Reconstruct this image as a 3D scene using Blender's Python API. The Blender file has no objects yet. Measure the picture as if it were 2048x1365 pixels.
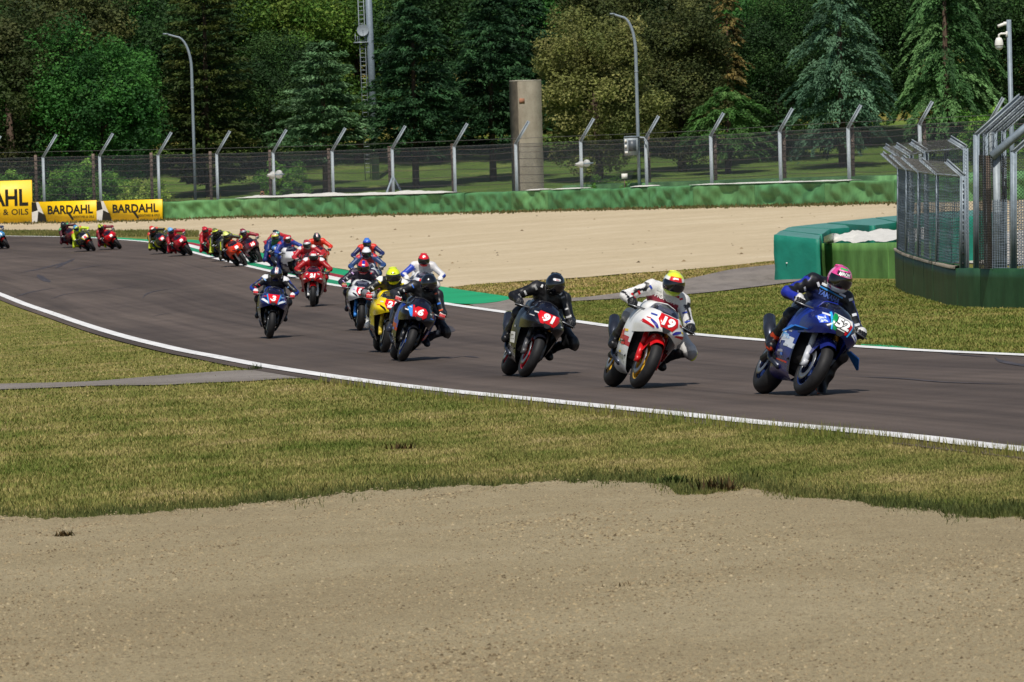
import bpy, math, random
import numpy as np
from mathutils import Vector, Matrix
from mathutils.bvhtree import BVHTree

random.seed(7)
RNG = np.random.default_rng(11)
SC = bpy.context.scene
COL = SC.collection
rad = math.radians

# ------------------------------------------------------------------ camera
F_PX = 10500.0            # focal length in pixels of the 2048 px wide photograph
HORIZON = 400.0           # row of the horizon at the image centre
CAM_Z = 2.4
PITCH = math.atan((682.5 - HORIZON) / F_PX)
ROLL = rad(1.6)
_r0 = Vector((1, 0, 0)); _u0 = Vector((0, math.sin(PITCH), math.cos(PITCH))); _f0 = Vector((0, math.cos(PITCH), -math.sin(PITCH)))
_r = _r0 * math.cos(ROLL) - _u0 * math.sin(ROLL)
_u = _r0 * math.sin(ROLL) + _u0 * math.cos(ROLL)
cam_data = bpy.data.cameras.new('camera')
cam = bpy.data.objects.new('camera', cam_data)
COL.objects.link(cam)
m3 = Matrix((_r, _u, -_f0)).transposed()
cam.matrix_world = Matrix.Translation((0, 0, CAM_Z)) @ m3.to_4x4()
cam_data.sensor_width = 36.0
cam_data.sensor_fit = 'HORIZONTAL'
cam_data.lens = F_PX / 2048.0 * 36.0
cam_data.clip_start = 0.5
cam_data.clip_end = 3000.0
cam_data.dof.use_dof = True
cam_data.dof.focus_distance = 58.0
cam_data.dof.aperture_fstop = 21.0
SC.camera = cam

# ------------------------------------------------------------------ sky, sun, exposure
SUN_EL, SUN_AZ = rad(56), rad(-174)      # azimuth measured from +Y (view direction) clockwise to +X
world = bpy.data.worlds.new('World'); SC.world = world; world.use_nodes = True
wn = world.node_tree.nodes; wl = world.node_tree.links
bg = wn['Background']
sky = wn.new('ShaderNodeTexSky'); sky.sky_type = 'NISHITA'; sky.sun_disc = False
sky.sun_elevation = SUN_EL; sky.sun_rotation = SUN_AZ
sky.air_density = 1.0; sky.dust_density = 1.2
wl.new(sky.outputs[0], bg.inputs[0]); bg.inputs[1].default_value = 0.075
sun_data = bpy.data.lights.new('sun', 'SUN'); sun_data.energy = 4.2; sun_data.angle = rad(0.55); sun_data.color = (1.0, 0.95, 0.87)
sun = bpy.data.objects.new('sun', sun_data); COL.objects.link(sun)
to_sun = Vector((math.sin(SUN_AZ) * math.cos(SUN_EL), math.cos(SUN_AZ) * math.cos(SUN_EL), math.sin(SUN_EL)))
sun.rotation_euler = to_sun.to_track_quat('Z', 'Y').to_euler()
sun.location = to_sun * 60
SC.view_settings.view_transform = 'Standard'; SC.view_settings.look = 'None'
SC.view_settings.exposure = 0.0; SC.view_settings.gamma = 1.0
SC.view_settings.use_curve_mapping = False
SC.cycles.max_bounces = 6; SC.cycles.transparent_max_bounces = 12

# ------------------------------------------------------------------ helpers
def lin(h):
    h = h.lstrip('#'); out = []
    for i in (0, 2, 4):
        c = int(h[i:i + 2], 16) / 255
        out.append(c / 12.92 if c <= .04045 else ((c + .055) / 1.055) ** 2.4)
    return tuple(out)

def mesh(name, v, f, smooth=False):
    me = bpy.data.meshes.new(name)
    v = np.asarray(v, dtype=np.float32).reshape(-1, 3)
    me.vertices.add(len(v)); me.vertices.foreach_set('co', v.ravel())
    if isinstance(f, np.ndarray):
        n, k = f.shape
        me.loops.add(n * k); me.loops.foreach_set('vertex_index', f.astype(np.int32).ravel())
        me.polygons.add(n)
        me.polygons.foreach_set('loop_start', np.arange(0, n * k, k, dtype=np.int32))
        me.polygons.foreach_set('loop_total', np.full(n, k, dtype=np.int32))
    else:
        flat = [i for q in f for i in q]
        me.loops.add(len(flat)); me.loops.foreach_set('vertex_index', flat)
        me.polygons.add(len(f))
        st = 0; ls = []; lt = []
        for q in f:
            ls.append(st); lt.append(len(q)); st += len(q)
        me.polygons.foreach_set('loop_start', ls); me.polygons.foreach_set('loop_total', lt)
    me.update(calc_edges=True); me.validate()
    if smooth:
        me.polygons.foreach_set('use_smooth', [True] * len(me.polygons))
    return me

def vcol(me, cols, name='Col'):
    a = me.color_attributes.new(name, 'FLOAT_COLOR', 'POINT')
    c = np.ones((len(me.vertices), 4), dtype=np.float32); c[:, :3] = cols
    a.data.foreach_set('color', c.ravel())

def obj(name, me, mats=None, parent=None, loc=None, rot=None):
    o = bpy.data.objects.new(name, me)
    COL.objects.link(o)
    if mats is not None:
        if not isinstance(mats, (list, tuple)): mats = [mats]
        while len(me.materials) < len(mats): me.materials.append(None)
        for i, m in enumerate(mats):
            if me.materials[i] is None: me.materials[i] = m
            elif me.materials[i] is not m:
                o.material_slots[i].link = 'OBJECT'; o.material_slots[i].material = m
    if parent is not None: o.parent = parent
    if loc is not None: o.location = loc
    if rot is not None: o.rotation_euler = rot
    return o

def tag(o, label=None, cat=None, group=None, kind=None):
    if label: o['label'] = label
    if cat: o['category'] = cat
    if group: o['group'] = group
    if kind: o['kind'] = kind
    return o

def empty(name, loc=(0, 0, 0), rot=(0, 0, 0)):
    o = bpy.data.objects.new(name, None); o.empty_display_size = .2
    COL.objects.link(o); o.location = loc; o.rotation_euler = rot
    return o

class MB:
    'collects shapes into one mesh'
    def __init__(s): s.v = []; s.f = []; s.mi = []; s.n = 0
    def add(s, v, f, mi=0):
        v = np.asarray(v, float).reshape(-1, 3)
        s.v.append(v)
        for q in f: s.f.append(tuple(int(i) + s.n for i in q)); s.mi.append(mi)
        s.n += len(v); return s
    def box(s, c, d, R=None, mi=0, taper=1.0):
        h = np.array(d) / 2
        p = np.array([[-1, -1, -1], [1, -1, -1], [1, 1, -1], [-1, 1, -1], [-1, -1, 1], [1, -1, 1], [1, 1, 1], [-1, 1, 1]], float) * h
        p[4:, :2] *= taper
        if R is not None: p = p @ np.array(R).T
        return s.add(p + np.array(c), [(0, 3, 2, 1), (4, 5, 6, 7), (0, 1, 5, 4), (1, 2, 6, 5), (2, 3, 7, 6), (3, 0, 4, 7)], mi)
    def tube(s, pts, r, n=8, mi=0, caps=True):
        pts = np.asarray(pts, float); m = len(pts)
        rr = np.broadcast_to(np.asarray(r, float), (m,))
        t = np.gradient(pts, axis=0); t /= np.linalg.norm(t, axis=1)[:, None] + 1e-12
        ref = np.array([0, 0, 1.0]) if abs(t[:, 2]).max() < .95 else np.array([.31, .95, .05])
        vs = []
        for i in range(m):
            a = np.cross(t[i], ref); a /= np.linalg.norm(a) + 1e-12; b = np.cross(t[i], a)
            an = np.arange(n) * 2 * np.pi / n
            vs.append(pts[i] + rr[i] * (np.cos(an)[:, None] * a + np.sin(an)[:, None] * b))
        f = []
        for i in range(m - 1):
            for j in range(n):
                k = (j + 1) % n
                f.append((i * n + j, i * n + k, (i + 1) * n + k, (i + 1) * n + j))
        if caps:
            f.append(tuple(range(n))[::-1]); f.append(tuple((m - 1) * n + j for j in range(n)))
        return s.add(np.vstack(vs), f, mi)
    def lathe(s, prof, n=32, axis='y', c=(0, 0, 0), mi=0, closed=False):
        'prof: (radius, offset along axis)'
        an = np.arange(n) * 2 * np.pi / n; m = len(prof); vs = []
        for (r, o) in prof:
            x = r * np.cos(an); z = r * np.sin(an); y = np.full(n, o)
            if axis == 'y': vs.append(np.stack([x, y, z], 1))
            elif axis == 'z': vs.append(np.stack([x, z, y], 1))
            else: vs.append(np.stack([y, x, z], 1))
        f = []
        for i in range(m - 1 + (1 if closed else 0)):
            i2 = (i + 1) % m
            for j in range(n):
                k = (j + 1) % n
                f.append((i * n + j, i * n + k, i2 * n + k, i2 * n + j))
        return s.add(np.vstack(vs) + np.array(c), f, mi)
    def loft(s, rings, mi=0, close=False):
        m = len(rings); n = len(rings[0]); f = []
        for i in range(m - 1):
            for j in range(n - (0 if close else 1)):
                k = (j + 1) % n
                f.append((i * n + j, i * n + k, (i + 1) * n + k, (i + 1) * n + j))
        return s.add(np.vstack(rings), f, mi)
    def ball(s, c, r, n=12, m=8, mi=0):
        r = np.broadcast_to(np.asarray(r, float), (3,))
        rings = []
        for i in range(m + 1):
            th = np.pi * i / m; an = np.arange(n) * 2 * np.pi / n
            rings.append(np.stack([np.sin(th) * np.cos(an), np.sin(th) * np.sin(an), np.full(n, np.cos(th))], 1) * r + np.array(c))
        return s.loft(rings, mi, close=True)
    def me(s, name, smooth=False):
        m = mesh(name, np.vstack(s.v), s.f, smooth)
        if any(s.mi): m.polygons.foreach_set('material_index', s.mi); 
        while len(m.materials) < max(s.mi) + 1: m.materials.append(None)
        return m
    def build(s, name, mats, parent=None, smooth=False, **k):
        return obj(name, s.me(name, smooth), mats, parent, **k)

# ------------------------------------------------------------------ materials
def newmat(name):
    m = bpy.data.materials.new(name); m.use_nodes = True
    nt = m.node_tree; b = nt.nodes['Principled BSDF']
    return m, nt, b
def N(nt, t, **kw):
    n = nt.nodes.new('ShaderNode' + t)
    for k, v in kw.items():
        if k.startswith('i_'):
            key = k[2:]
            key = int(key) if key.isdigit() else key
            n.inputs[key].default_value = v
        else: setattr(n, k, v)
    return n
def L(nt, a, b): nt.links.new(a, b)
def noise(nt, scale, detail=4, rough=.55, coord=None, vec_scale=None):
    n = N(nt, 'TexNoise'); n.inputs['Scale'].default_value = scale; n.inputs['Detail'].default_value = detail; n.inputs['Roughness'].default_value = rough
    if coord is not None:
        if vec_scale is not None:
            mp = N(nt, 'Mapping'); mp.inputs['Scale'].default_value = vec_scale
            L(nt, coord, mp.inputs[0]); coord = mp.outputs[0]
        L(nt, coord, n.inputs['Vector'])
    return n
def ramp(nt, fac, stops):
    r = N(nt, 'ValToRGB'); e = r.color_ramp.elements
    while len(e) < len(stops): e.new(.5)
    for i, (p, c) in enumerate(stops):
        e[i].position = p; e[i].color = (*c, 1) if len(c) == 3 else c
    L(nt, fac, r.inputs[0]); return r
def mix(nt, fac, a, b, mode='MIX'):
    m = N(nt, 'MixRGB', blend_type=mode)
    for i, x in ((0, fac), (1, a), (2, b)):
        if isinstance(x, (int, float)): m.inputs[i].default_value = x
        elif isinstance(x, tuple): m.inputs[i].default_value = (*x, 1)
        else: L(nt, x, m.inputs[i])
    return m
def bump(nt, b, h, strength=.5, dist=.02):
    n = N(nt, 'Bump'); n.inputs['Strength'].default_value = strength; n.inputs['Distance'].default_value = dist
    L(nt, h, n.inputs['Height']); L(nt, n.outputs[0], b.inputs['Normal']); return n
_cache = {}
def paint(hexc, rough=.3, metal=0., coat=0., var=.12, scale=9., spec=.5, bumpy=0.):
    key = (hexc, rough, metal, coat, var, scale, spec, bumpy)
    if key in _cache: return _cache[key]
    m, nt, b = newmat('paint_' + hexc.strip('#'))
    c = lin(hexc) if isinstance(hexc, str) else hexc
    tc = N(nt, 'TexCoord')
    n = noise(nt, scale, 5, .6, tc.outputs['Object'])
    r = ramp(nt, n.outputs[0], [(.3, tuple(x * (1 - var) for x in c)), (.7, tuple(min(1, x * (1 + var) + .004 * var) for x in c))])
    L(nt, r.outputs[0], b.inputs['Base Color'])
    rr = N(nt, 'MapRange'); rr.inputs[3].default_value = max(.03, rough * .8); rr.inputs[4].default_value = min(1, rough * 1.25)
    L(nt, n.outputs[0], rr.inputs[0]); L(nt, rr.outputs[0], b.inputs['Roughness'])
    b.inputs['Metallic'].default_value = metal; b.inputs['Coat Weight'].default_value = coat; b.inputs['Coat Roughness'].default_value = .08
    b.inputs['Specular IOR Level'].default_value = spec
    if bumpy: bump(nt, b, n.outputs[0], .6, bumpy)
    _cache[key] = m; return m
def vmat(name, rough=.6, spec=.3, coat=0., leaf=False, grain=0., gscale=60.):
    m, nt, b = newmat(name)
    a = N(nt, 'Attribute', attribute_name='Col')
    col = a.outputs[0]
    if grain:
        tc = N(nt, 'TexCoord'); n = noise(nt, gscale, 4, .6, tc.outputs['Object'])
        r = ramp(nt, n.outputs[0], [(.3, (1 - grain,) * 3), (.7, (1 + grain * .6,) * 3)])
        col = mix(nt, 1.0, col, r.outputs[0], 'MULTIPLY').outputs[0]
        bump(nt, b, n.outputs[0], .25, .004)
    L(nt, col, b.inputs['Base Color'])
    b.inputs['Roughness'].default_value = rough; b.inputs['Specular IOR Level'].default_value = spec; b.inputs['Coat Weight'].default_value = coat
    if leaf:
        t = N(nt, 'BsdfTranslucent'); L(nt, col, t.inputs[0])
        ms = N(nt, 'MixShader'); ms.inputs[0].default_value = .28
        L(nt, b.outputs[0], ms.inputs[1]); L(nt, t.outputs[0], ms.inputs[2])
        L(nt, ms.outputs[0], nt.nodes['Material Output'].inputs[0])
    return m

# ------------------------------------------------------------------ the lie of the land
_gd = np.array([-60, 0, 20, 33, 42, 50, 65, 80, 100, 126, 150, 181, 223, 250, 276, 290, 302, 314, 330, 350, 400, 500, 620.])
_gz = np.array([-1.75, -1.78, -1.82, -1.90, -1.95, -2.03, -2.20, -2.31, -2.38, -2.34, -2.12, -1.72, -1.12, -.58, .0, .28, .62, 1.15, 2.2, 5.0, 16, 38, 60.])
_bd = np.array([0, 20, 50, 100, 180, 276, 320, 400.])
_bb = np.array([.005, .01, .02, .03, .04, .04, .02, .0])
def _pchip(x, y):
    h = np.diff(x); dl = np.diff(y) / h; d = np.zeros_like(y)
    for i in range(1, len(x) - 1):
        if dl[i - 1] * dl[i] > 0:
            w1 = 2 * h[i] + h[i - 1]; w2 = h[i] + 2 * h[i - 1]
            d[i] = (w1 + w2) / (w1 / dl[i - 1] + w2 / dl[i])
    d[0] = dl[0]; d[-1] = dl[-1]
    def f(q):
        q = np.clip(q, x[0], x[-1]); k = np.clip(np.searchsorted(x, q) - 1, 0, len(x) - 2)
        t = (q - x[k]) / h[k]
        return ((2 * t**3 - 3 * t**2 + 1) * y[k] + (t**3 - 2 * t**2 + t) * h[k] * d[k] + (-2 * t**3 + 3 * t**2) * y[k + 1] + (t**3 - t**2) * h[k] * d[k + 1])
    return f
_g = _pchip(_gd, _gz); _b = _pchip(_bd, _bb)
def gz(X, Y):
    X = np.asarray(X, float); Y = np.asarray(Y, float)
    Xc = 32 * np.tanh(X / 32)
    return CAM_Z + _g(Y) + _b(Y) * Xc
R3 = np.array(_r); U3 = np.array(_u); F3 = np.array(_f0)
def rays(px, py):
    px = np.atleast_1d(np.asarray(px, float)); py = np.atleast_1d(np.asarray(py, float))
    d = R3[None] * (px - 1024)[:, None] + U3[None] * (682.5 - py)[:, None] + F3[None] * F_PX
    return d / d[:, 1:2]                                 # per metre of depth
_ds = np.concatenate([np.arange(8, 60, 1.), np.arange(60, 345, 2.)])
def ground(px, py, dh=0.):
    'pixels -> points of the ground (or of a surface dh metres above it)'
    D = rays(px, py); out = np.zeros((len(D), 3))
    for c0 in range(0, len(D), 8000):
        d = D[c0:c0 + 8000]
        def h(t): return CAM_Z + d[:, 2:3] * t - gz(d[:, 0:1] * t, t) - dh
        z = h(_ds[None] + np.zeros((len(d), 1)))
        k = np.argmax(z < 0, axis=1); k[(z >= 0).all(1)] = len(_ds) - 1
        a = _ds[np.maximum(k - 1, 0)][:, None]; b = _ds[k][:, None]
        for _ in range(22):
            c = (a + b) / 2; m = h(c) > 0
            a = np.where(m, c, a); b = np.where(m, b, c)
        a = a[:, 0]; X = d[:, 0] * a
        out[c0:c0 + 8000] = np.stack([X, a, gz(X, a) + dh], 1)
    return out
def at_depth(px, py, depth):
    d = rays(px, py)[0]
    return np.array([d[0] * depth, depth, CAM_Z + d[2] * depth])

# ------------------------------------------------------------------ ground materials
def mat_grass_ground():
    m, nt, b = newmat('dry_turf')
    g = N(nt, 'NewGeometry')
    n1 = noise(nt, .35, 5, .6, g.outputs['Position']); n2 = noise(nt, 2.6, 5, .65, g.outputs['Position'], (1, .5, 1)); n3 = noise(nt, 38, 3, .7, g.outputs['Position'])
    a = ramp(nt, n1.outputs[0], [(.38, lin('#69702f')), (.5, lin('#827c40')), (.64, lin('#9c8a5e'))])
    c = ramp(nt, n2.outputs[0], [(.35, lin('#5c6a2a')), (.55, lin('#847e42')), (.72, lin('#a08c62'))])
    x = mix(nt, .55, a.outputs[0], c.outputs[0])
    d = ramp(nt, n3.outputs[0], [(.3, (.55, .55, .55)), (.7, (1.25, 1.25, 1.25))])
    y = mix(nt, 1., x.outputs[0], d.outputs[0], 'MULTIPLY')
    L(nt, y.outputs[0], b.inputs['Base Color']); b.inputs['Roughness'].default_value = .9; b.inputs['Specular IOR Level'].default_value = .1
    bump(nt, b, n3.outputs[0], .7, .03)
    return m
def mat_sand(name, base, dark, light, sc=1., grainy=1.):
    m, nt, b = newmat(name)
    g = N(nt, 'NewGeometry'); P = g.outputs['Position']
    big = noise(nt, .22 * sc, 5, .55, P); mid = noise(nt, 3.2 * sc, 6, .6, P, (1, .6, 1)); fine = noise(nt, 55, 4, .7, P); tiny = noise(nt, 210, 2, .6, P)
    c = ramp(nt, big.outputs[0], [(.35, dark), (.52, base), (.68, light)])
    c2 = ramp(nt, mid.outputs[0], [(.3, tuple(x * .84 for x in base)), (.55, base), (.75, light)])
    x = mix(nt, .5, c.outputs[0], c2.outputs[0])
    f = ramp(nt, fine.outputs[0], [(.36, (1 - .3 * grainy,) * 3), (.5, (1, 1, 1)), (.72, (1.1, 1.1, 1.1))])
    y = mix(nt, 1., x.outputs[0], f.outputs[0], 'MULTIPLY')
    t = ramp(nt, tiny.outputs[0], [(.3, (.86,) * 3), (.7, (1.1,) * 3)])
    y = mix(nt, 1., y.outputs[0], t.outputs[0], 'MULTIPLY')
    L(nt, y.outputs[0], b.inputs['Base Color']); b.inputs['Roughness'].default_value = .95; b.inputs['Specular IOR Level'].default_value = .1
    hh = mix(nt, .5, mid.outputs[0], fine.outputs[0])
    bump(nt, b, hh.outputs[0], .55 * grainy, .05)
    return m
def mat_asphalt(name, base, warm, sheen=.62, track=False):
    m, nt, b = newmat(name)
    g = N(nt, 'NewGeometry'); P = g.outputs['Position']
    big = noise(nt, .16, 5, .6, P, (1, .4, 1)); fine = noise(nt, 120, 3, .7, P)
    c = ramp(nt, big.outputs[0], [(.35, base), (.65, warm)])
    if track:
        uv = N(nt, 'UVMap'); U = uv.outputs[0]
        st = noise(nt, 1., 7, .68, U, (.035, 26., 1)); st2 = noise(nt, 1., 4, .6, U, (.012, 7., 1)); pat = noise(nt, .5, 6, .7, P)
        s2 = ramp(nt, st2.outputs[0], [(.36, (.74,) * 3), (.52, (1,) * 3), (.68, (1.2,) * 3)]); c = mix(nt, 1., c.outputs[0], s2.outputs[0], 'MULTIPLY')
        pp_ = ramp(nt, pat.outputs[0], [(.34, (.86,) * 3), (.66, (1.12,) * 3)]); c = mix(nt, 1., c.outputs[0], pp_.outputs[0], 'MULTIPLY')
    else:
        st = noise(nt, 1.4, 6, .65, P, (1.6, .2, 1))
    s = ramp(nt, st.outputs[0], [(.34, (.76,) * 3), (.5, (1,) * 3), (.68, (1.16,) * 3)])
    y = mix(nt, 1., c.outputs[0], s.outputs[0], 'MULTIPLY')
    f = ramp(nt, fine.outputs[0], [(.35, (.7,) * 3), (.62, (1.25,) * 3)])
    y = mix(nt, 1., y.outputs[0], f.outputs[0], 'MULTIPLY')
    L(nt, y.outputs[0], b.inputs['Base Color']); b.inputs['Roughness'].default_value = sheen; b.inputs['Specular IOR Level'].default_value = .18
    bump(nt, b, fine.outputs[0], .5, .006)
    return m
def mat_worn(name, col, under, amount=.35, sc=3., rough=.6):
    m, nt, b = newmat(name)
    g = N(nt, 'NewGeometry'); P = g.outputs['Position']
    n = noise(nt, sc, 7, .7, P, (1, .35, 1)); n2 = noise(nt, .6, 3, .5, P)
    r = ramp(nt, n.outputs[0], [(amount - .05, (0, 0, 0)), (amount + .07, (1, 1, 1))])
    v = ramp(nt, n2.outputs[0], [(.3, tuple(x * .85 for x in col)), (.7, tuple(min(1, x * 1.08) for x in col))])
    y = mix(nt, r.outputs[0], under, v.outputs[0])
    L(nt, y.outputs[0], b.inputs['Base Color']); b.inputs['Roughness'].default_value = rough
    return m
M_TURF = mat_grass_ground()
M_SAND = mat_sand('pale_gravel_trap', lin('#c2b193'), lin('#b7a688'), lin('#cfc0a3'), 1., .7)
M_SANDN = mat_sand('near_sandy_gravel', lin('#a99a7a'), lin('#9b8b6c'), lin('#b7a98a'), 1.6, 1.6)
M_ASPH = mat_asphalt('track_asphalt', lin('#524842'), lin('#5f544c'), .72, True)
M_ROAD = mat_asphalt('service_road_asphalt', lin('#77706b'), lin('#857d75'), .85)
M_PATH = mat_sand('grey_gravel_path', lin('#87807a'), lin('#736c66'), lin('#97918a'), 2., 1.)
M_LINE = mat_worn('white_line_paint', (.80, .79, .77), lin('#8a847e'), .36, 5.)
M_KGREEN = mat_worn('kerb_green_paint', lin('#0c8a5c'), lin('#3d6a58'), .28, 4.)
M_KRED = mat_worn('kerb_red_paint', lin('#9b1f2c'), lin('#6d4a4a'), .27, 4.)
M_KWHITE = mat_worn('kerb_white_paint', (.78, .77, .74), lin('#8a8580'), .3, 4.)
M_RUNOFF = mat_worn('runoff_green_paint', lin('#079a63'), lin('#8fb09c'), .30, 2.5, .7)
M_RUBBER = paint('#2a2526', .7, var=.25, scale=2.)
M_PAVE = mat_asphalt('pale_concrete_slab', lin('#a9a39b'), lin('#b8b2a8'), .85)

# ------------------------------------------------------------------ ground sheets
def pl(pts): return np.array(pts, float)
LINE_NEAR = pl([(-420, 470), (-260, 505), (-120, 545), (0, 590), (53, 611), (105, 628.6), (158, 647), (211, 664), (264, 679), (317, 692), (369, 704), (422, 714), (475, 724.5), (512, 731.5), (575, 742), (640, 752), (745, 767), (851, 780), (956, 791.5), (1062, 802), (1152, 811.5), (1344, 831), (1536, 851.5), (1641, 861), (1747, 871), (1853, 882), (1958, 895), (2048, 904.5), (2250, 930), (2600, 975), (3600, 1110)])
LINE_FAR = pl([(-420, 470), (-200, 472), (0, 473), (124, 474.5), (180, 476.5), (237, 480), (293, 484.5), (340, 493), (388, 506), (448, 521.5), (500, 534), (546, 544.5), (600, 557), (657, 569.5), (692, 575), (760, 587), (830, 598.5), (897, 609.7), (960, 619), (1017, 627), (1146, 643.6), (1227, 655), (1392, 671), (1530, 683), (1720, 695.8), (1853, 704), (2048, 713), (2300, 726), (2600, 742), (3600, 800)])
def smooth_pl(p, n):
    'resample a polyline along its length, rounded'
    x = p[:, 0]; t = np.linspace(0, 1, n); s = np.concatenate([[0], np.cumsum(np.hypot(*np.diff(p, axis=0).T))]); s /= s[-1]
    fx = _pchip(s, p[:, 0]); fy = _pchip(s, p[:, 1])
    return np.stack([fx(t), fy(t)], 1)
def on_ground(p, dz=0.):
    g = ground(p[:, 0], p[:, 1]); g[:, 2] += dz; return g
def drape(P, dz):
    P = P.copy(); P[..., 2] = gz(P[..., 0], P[..., 1]) + dz; return P
def strip(name, A, B, nv, dz, mat, kind='structure', dzf=None):
    'sheet between two ground polylines of equal length'
    n = len(A); t = np.linspace(0, 1, nv)[:, None, None]
    P = A[None] * (1 - t) + B[None] * t
    P = drape(P, dz)
    if dzf is not None: P[..., 2] += dzf(P)
    i = np.arange(n * nv).reshape(nv, n)
    f = np.stack([i[:-1, :-1], i[:-1, 1:], i[1:, 1:], i[1:, :-1]], -1).reshape(-1, 4)
    me = mesh(name, P.reshape(-1, 3), f, True)
    ln = np.concatenate([[0], np.cumsum(np.linalg.norm(np.diff(A, axis=0), axis=1))]); uv = np.stack([np.broadcast_to(ln[None], (nv, n)), np.broadcast_to(np.linspace(0, 1, nv)[:, None], (nv, n))], -1).reshape(-1, 2)
    me.uv_layers.new(name='UVMap').data.foreach_set('uv', uv[f.ravel()].astype(np.float32).ravel())
    o = obj(name, me, mat)
    if kind: o['kind'] = kind
    return o
def px_sheet(name, lo, hi, xs, nv, dz, mat, dzf=None):
    'sheet between two pixel curves y(x), laid on the ground'
    lo = pl(lo); hi = pl(hi)
    yl = _pchip(lo[:, 0], lo[:, 1])(xs); yh = _pchip(hi[:, 0], hi[:, 1])(xs)
    t = np.linspace(0, 1, nv)[:, None]
    Y = yl[None] * (1 - t) + yh[None] * t; X = np.broadcast_to(xs, Y.shape)
    g = ground(X.ravel(), Y.ravel()); g[:, 2] += dz
    if dzf is not None: g[:, 2] += dzf(g)
    n = len(xs); i = np.arange(n * nv).reshape(nv, n)
    f = np.stack([i[:-1, :-1], i[:-1, 1:], i[1:, 1:], i[1:, :-1]], -1).reshape(-1, 4)
    o = obj(name, mesh(name, g, f, True), mat); o['kind'] = 'structure'
    return o
def offset_line(P, w):
    'shift a ground polyline sideways by w metres (positive = to the left of travel)'
    t = np.gradient(P[:, :2], axis=0); t /= np.linalg.norm(t, axis=1)[:, None]
    Q = P.copy(); Q[:, 0] -= t[:, 1] * w; Q[:, 1] += t[:, 0] * w
    return drape(Q, 0)

# the base sheet of turf, from behind the camera to beyond the wooded hill
ys = np.concatenate([np.arange(-60, 10, 5), np.arange(10, 345, 1.25), np.arange(345, 621, 6)])
xs = np.concatenate([np.arange(-420, -40, 20), np.arange(-40, 40.1, 1.25), np.arange(60, 421, 20)])
XX, YY = np.meshgrid(xs, ys)
P = np.stack([XX, YY, gz(XX, YY) - .012], -1)
i = np.arange(P.shape[0] * P.shape[1]).reshape(P.shape[:2])
f = np.stack([i[:-1, :-1], i[:-1, 1:], i[1:, 1:], i[1:, :-1]], -1).reshape(-1, 4)
tag(obj('ground', mesh('ground', P.reshape(-1, 3), f, True), M_TURF), kind='structure')

GN = on_ground(smooth_pl(LINE_NEAR, 330)); GF = on_ground(smooth_pl(LINE_FAR, 330))
# asphalt reaches a little past both lines
strip('race_track', offset_line(GN, -.34), offset_line(GF, .12), 40, .010, M_ASPH)
strip('edge_line', offset_line(GN, -.12), offset_line(GN, .13), 3, .022, M_LINE)
strip('edge_line', offset_line(GF, -.14), offset_line(GF, .10), 3, .022, M_LINE)

# kerb with three bands, standing beyond the far line, and the green painted run-off behind it
seg = smooth_pl(pl([(318, 488), (340, 493), (388, 506), (448, 521.5), (500, 534), (546, 544.5), (600, 557), (657, 569.5), (692, 575), (760, 587), (800, 594)]), 90)
GK = on_ground(seg)
ku = np.linspace(0, 1, 90); kend = np.clip(np.minimum(ku, 1 - ku) / .04, 0, 1)
def kerb_band(name, w0, w1, h0, h1, mat, parent):
    A = offset_line(GK, w0); B = offset_line(GK, w1)
    A[:, 2] += h0 * kend + .018; B[:, 2] += h1 * kend + .018
    C = B.copy(); C[:, 2] -= (h1 * kend + .03)
    mb = MB(); mb.loft([A, B]) 
    if w1 > 1.0: mb.loft([B, C])
    return mb.build(name, mat, parent, smooth=False)
kerb = empty('kerb', tuple(GK[45])); tag(kerb, kind='structure')
def unparent_keep(o, p): o.parent = p; o.matrix_parent_inverse = Matrix.Translation(-Vector(p.location))
for nm, a, b, h0, h1, mt in (('green_band', .12, .44, .0, .03, M_KGREEN), ('white_band', .44, .74, .03, .055, M_KWHITE), ('red_band', .74, 1.02, .055, .07, M_KRED)):
    unparent_keep(kerb_band(nm, a, b, h0, h1, mt, None), kerb)
RUN_OUT = [(150, 474.5), (182, 474.6), (237, 476), (290, 479.5), (330, 480), (376, 480.5), (413, 482.5), (529, 508), (660, 535.6), (700, 543), (766, 557), (830, 567), (898, 576.7), (930, 582), (1000, 592), (1030, 597)]
RUN_IN = [(150, 476), (182, 477), (237, 480), (293, 484.5), (340, 492), (388, 504), (448, 519), (500, 531), (546, 541.5), (600, 553.5), (657, 566), (692, 572), (760, 584), (830, 596), (897, 607.5), (943, 609.5), (991, 605.5), (1030, 597.6)]
px_sheet('painted_runoff', RUN_IN, RUN_OUT, np.linspace(150, 1030, 180), 5, .016, M_RUNOFF)
# small painted strip beyond bike 52
px_sheet('painted_runoff', [(1722, 694), (1780, 697.5), (1830, 701)], [(1722, 691), (1780, 693.5), (1830, 700.5)], np.linspace(1722, 1830, 20), 3, .016, M_RUNOFF)

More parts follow.
